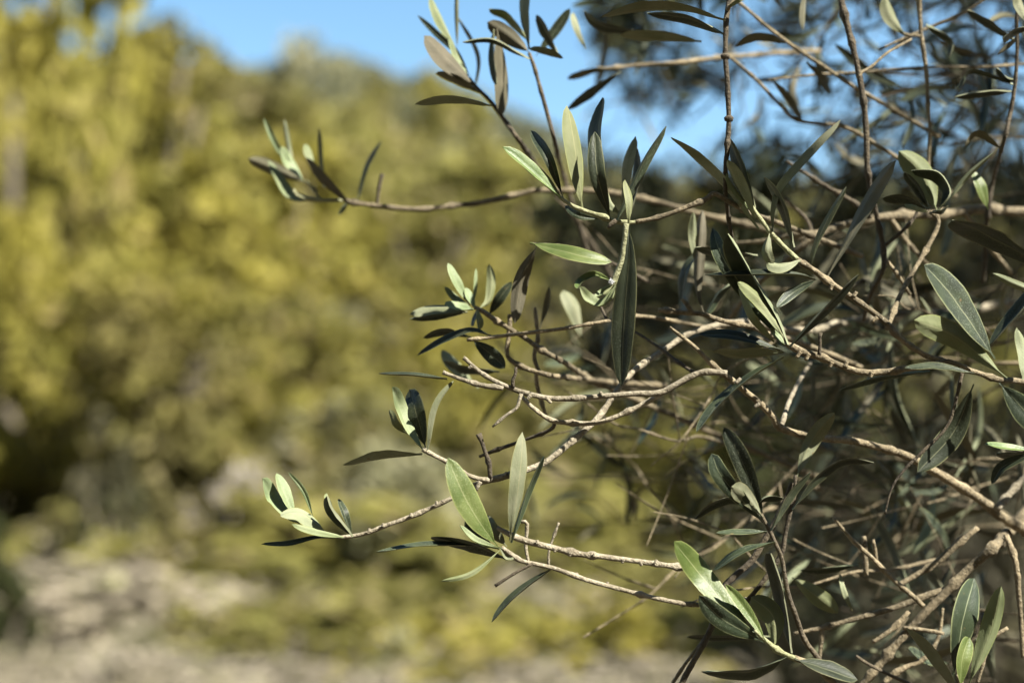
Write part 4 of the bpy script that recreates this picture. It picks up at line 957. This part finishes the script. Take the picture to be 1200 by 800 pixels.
for k in range(13):
    x, y = fr_.uniform(720, 1180), fr_.uniform(270, 740); an = R(fr_.uniform(-60, 60)); L = fr_.uniform(160, 330)
    d1 = fr_.uniform(4, 15)
    fill_branch(LT, FT, (x+math.cos(an)*L*.6, y+math.sin(an)*L*.6), (x-math.cos(an)*L*.4, y-math.sin(an)*L*.4), d1+fr_.uniform(2, 6), r0=fr_.uniform(1.7, 2.9), leaves=0, sag=fr_.uniform(-22, 22), side=2, dz2=d1, bare=True)
FS = 'soft leafy branches high against the sky'
LS = 'soft out-of-focus leafy olive branch hanging dark against the blue sky'
for a, b, d1, d2 in [((1290, 30), (880, -20), 14, 26), ((1290, 120), (950, 110), 20, 40), ((1100, -120), (800, 130), 22, 40), ((1250, -60), (1090, 150), 12, 18),
                     ((980, -120), (700, 20), 14, 24), ((1300, 60), (850, 190), 40, 60),
                     ((1290, 90), (720, 120), 30, 50), ((1060, -140), (930, 200), 26, 36), ((1290, 10), (760, 60), 36, 56), ((1220, -130), (1000, 180), 34, 46), ((860, -140), (720, 150), 40, 56), ((1300, 150), (1010, 60), 20, 30), ((1300, -60), (960, 40), 26, 36), ((1180, -140), (1150, 190), 24, 34)]:
    fill_branch(LS, FS, a, b, d1, r0=fr_.uniform(2.2, 3.4), leaves=fr_.randint(4, 7), sag=fr_.uniform(-30, 30), side=4, dz2=d2, mat='brown', kinds='tttd')

# ------------------------------------------------------------------ the olive tree standing behind
def rear_olive():
    base = Vector((1.15, 2.9, ground_z(1.15, 2.9)))
    t = thing('olive_tree', 'olive tree just behind, its dark crown breaking the sky into blurred blue spots', 'tree', base)
    r = random.Random(9); segs = [((0, 0, -.1), (-.06, .05, .7), .11, .085), ((-.06, .05, .65), (-.2, .1, 1.25), .06, .035), ((-.06, .05, .65), (.22, .02, 1.3), .06, .035)]
    ends = []
    for s in ((-.2, .1, 1.2), (.22, .02, 1.25), (-.06, .05, .75)):
        for k in range(7):
            a = r.uniform(0, 6.28); e = Vector(s)+Vector((math.cos(a)*r.uniform(.3, .9), math.sin(a)*r.uniform(.2, .6), r.uniform(-.2, .9)))
            segs.append((s, tuple(e), .024, .006)); ends.append(e)
            for j in range(4):
                e2 = e+Vector((r.uniform(-.4, .4), r.uniform(-.35, .35), r.uniform(-.35, .4))); segs.append((tuple(e), tuple(e2), .006, .002)); ends.append(e2)
    limb_mesh('trunk', t, segs, M['brown'])
    g = np.random.default_rng(4); V = []
    def spray(c, n, sp):
        for k in range(n):
            p = np.array(c)+g.normal(0, 1, 3)*sp
            d = g.normal(0, 1, 3)+np.array([0, 0, .4]); d /= np.linalg.norm(d); w = np.cross(d, g.normal(0, 1, 3)); w /= np.linalg.norm(w)
            L = g.uniform(.035, .06); W = L*g.uniform(.09, .14)
            nrm = np.cross(d, w)*W*.25
            V.extend([p, p+d*L*.5+w*W+nrm, p+d*L, p+d*L*.5-w*W+nrm])
    for e in ends: spray(e, 18, .03)
    # the near side of the crown, where the photograph looks into it
    for num, x0, x1, y0, y1, n0, n1, s0, s1 in CROWN_ZONES:
        for k in range(num):
            px = g.uniform(x0, x1); py = g.uniform(y0, y1); d = g.uniform(1.5, 3.2)
            q = EYE+FWD*d+RIGHT*((px-600)*PX*d)+UP*((400-py)*PX*d)
            spray(q-base, int(g.integers(n0, n1)), g.uniform(s0, s1))
    # unseen sprays added right of and above the picture to shade the tangle
    def project(q):
        v = q-EYE; d = v.dot(FWD)
        return (600+v.dot(RIGHT)/max(d, .01)/PX, 400-v.dot(UP)/max(d, .01)/PX, d)
    for num, d0, d1, n0, n1, s0, s1 in SHADE_SPRAYS:
        for k in range(num):
            d = g.uniform(d0, d1); px = g.uniform(680, 1330); py = g.uniform(200, 860) if g.random() < .75 else g.uniform(-60, 300)
            q = EYE+FWD*d+RIGHT*((px-600)*PX*d)+UP*((400-py)*PX*d) + SUN_DIR*float(g.uniform(.35, 1.3)*max(1, d*.9))
            a, b, dd = project(q)
            if (dd > .1 and -80 < a < 1300 and -100 < b < 900) or (q-EYE).length < .3: continue
            spray(q-base, int(g.integers(n0, n1)), g.uniform(s0, s1))
    V = np.array(V); o = mesh_obj('crown', V+np.array(base), quads(V), [M['rearleaf']], t, base, smooth=False)  # tree crown and the added shade sprays in one mesh
    return t
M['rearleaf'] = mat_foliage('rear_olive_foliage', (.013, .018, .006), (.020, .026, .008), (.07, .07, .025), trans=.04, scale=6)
SHADE_SPRAYS = [(60, .66, 1.0, 6, 20, .015, .035), (150, 1.0, 1.6, 8, 24, .02, .045), (520, 1.6, 3.4, 14, 40, .03, .07)]
CROWN_ZONES = [(70, 700, 1420, -160, 70, 24, 70, .011, .03), (22, 720, 1420, 70, 190, 20, 55, .010, .028), (34, 690, 1420, 205, 255, 30, 80, .012, .03), (110, 640, 1420, 255, 480, 20, 70, .014, .04), (120, 900, 1420, 480, 860, 20, 70, .02, .04)]
rear_olive()
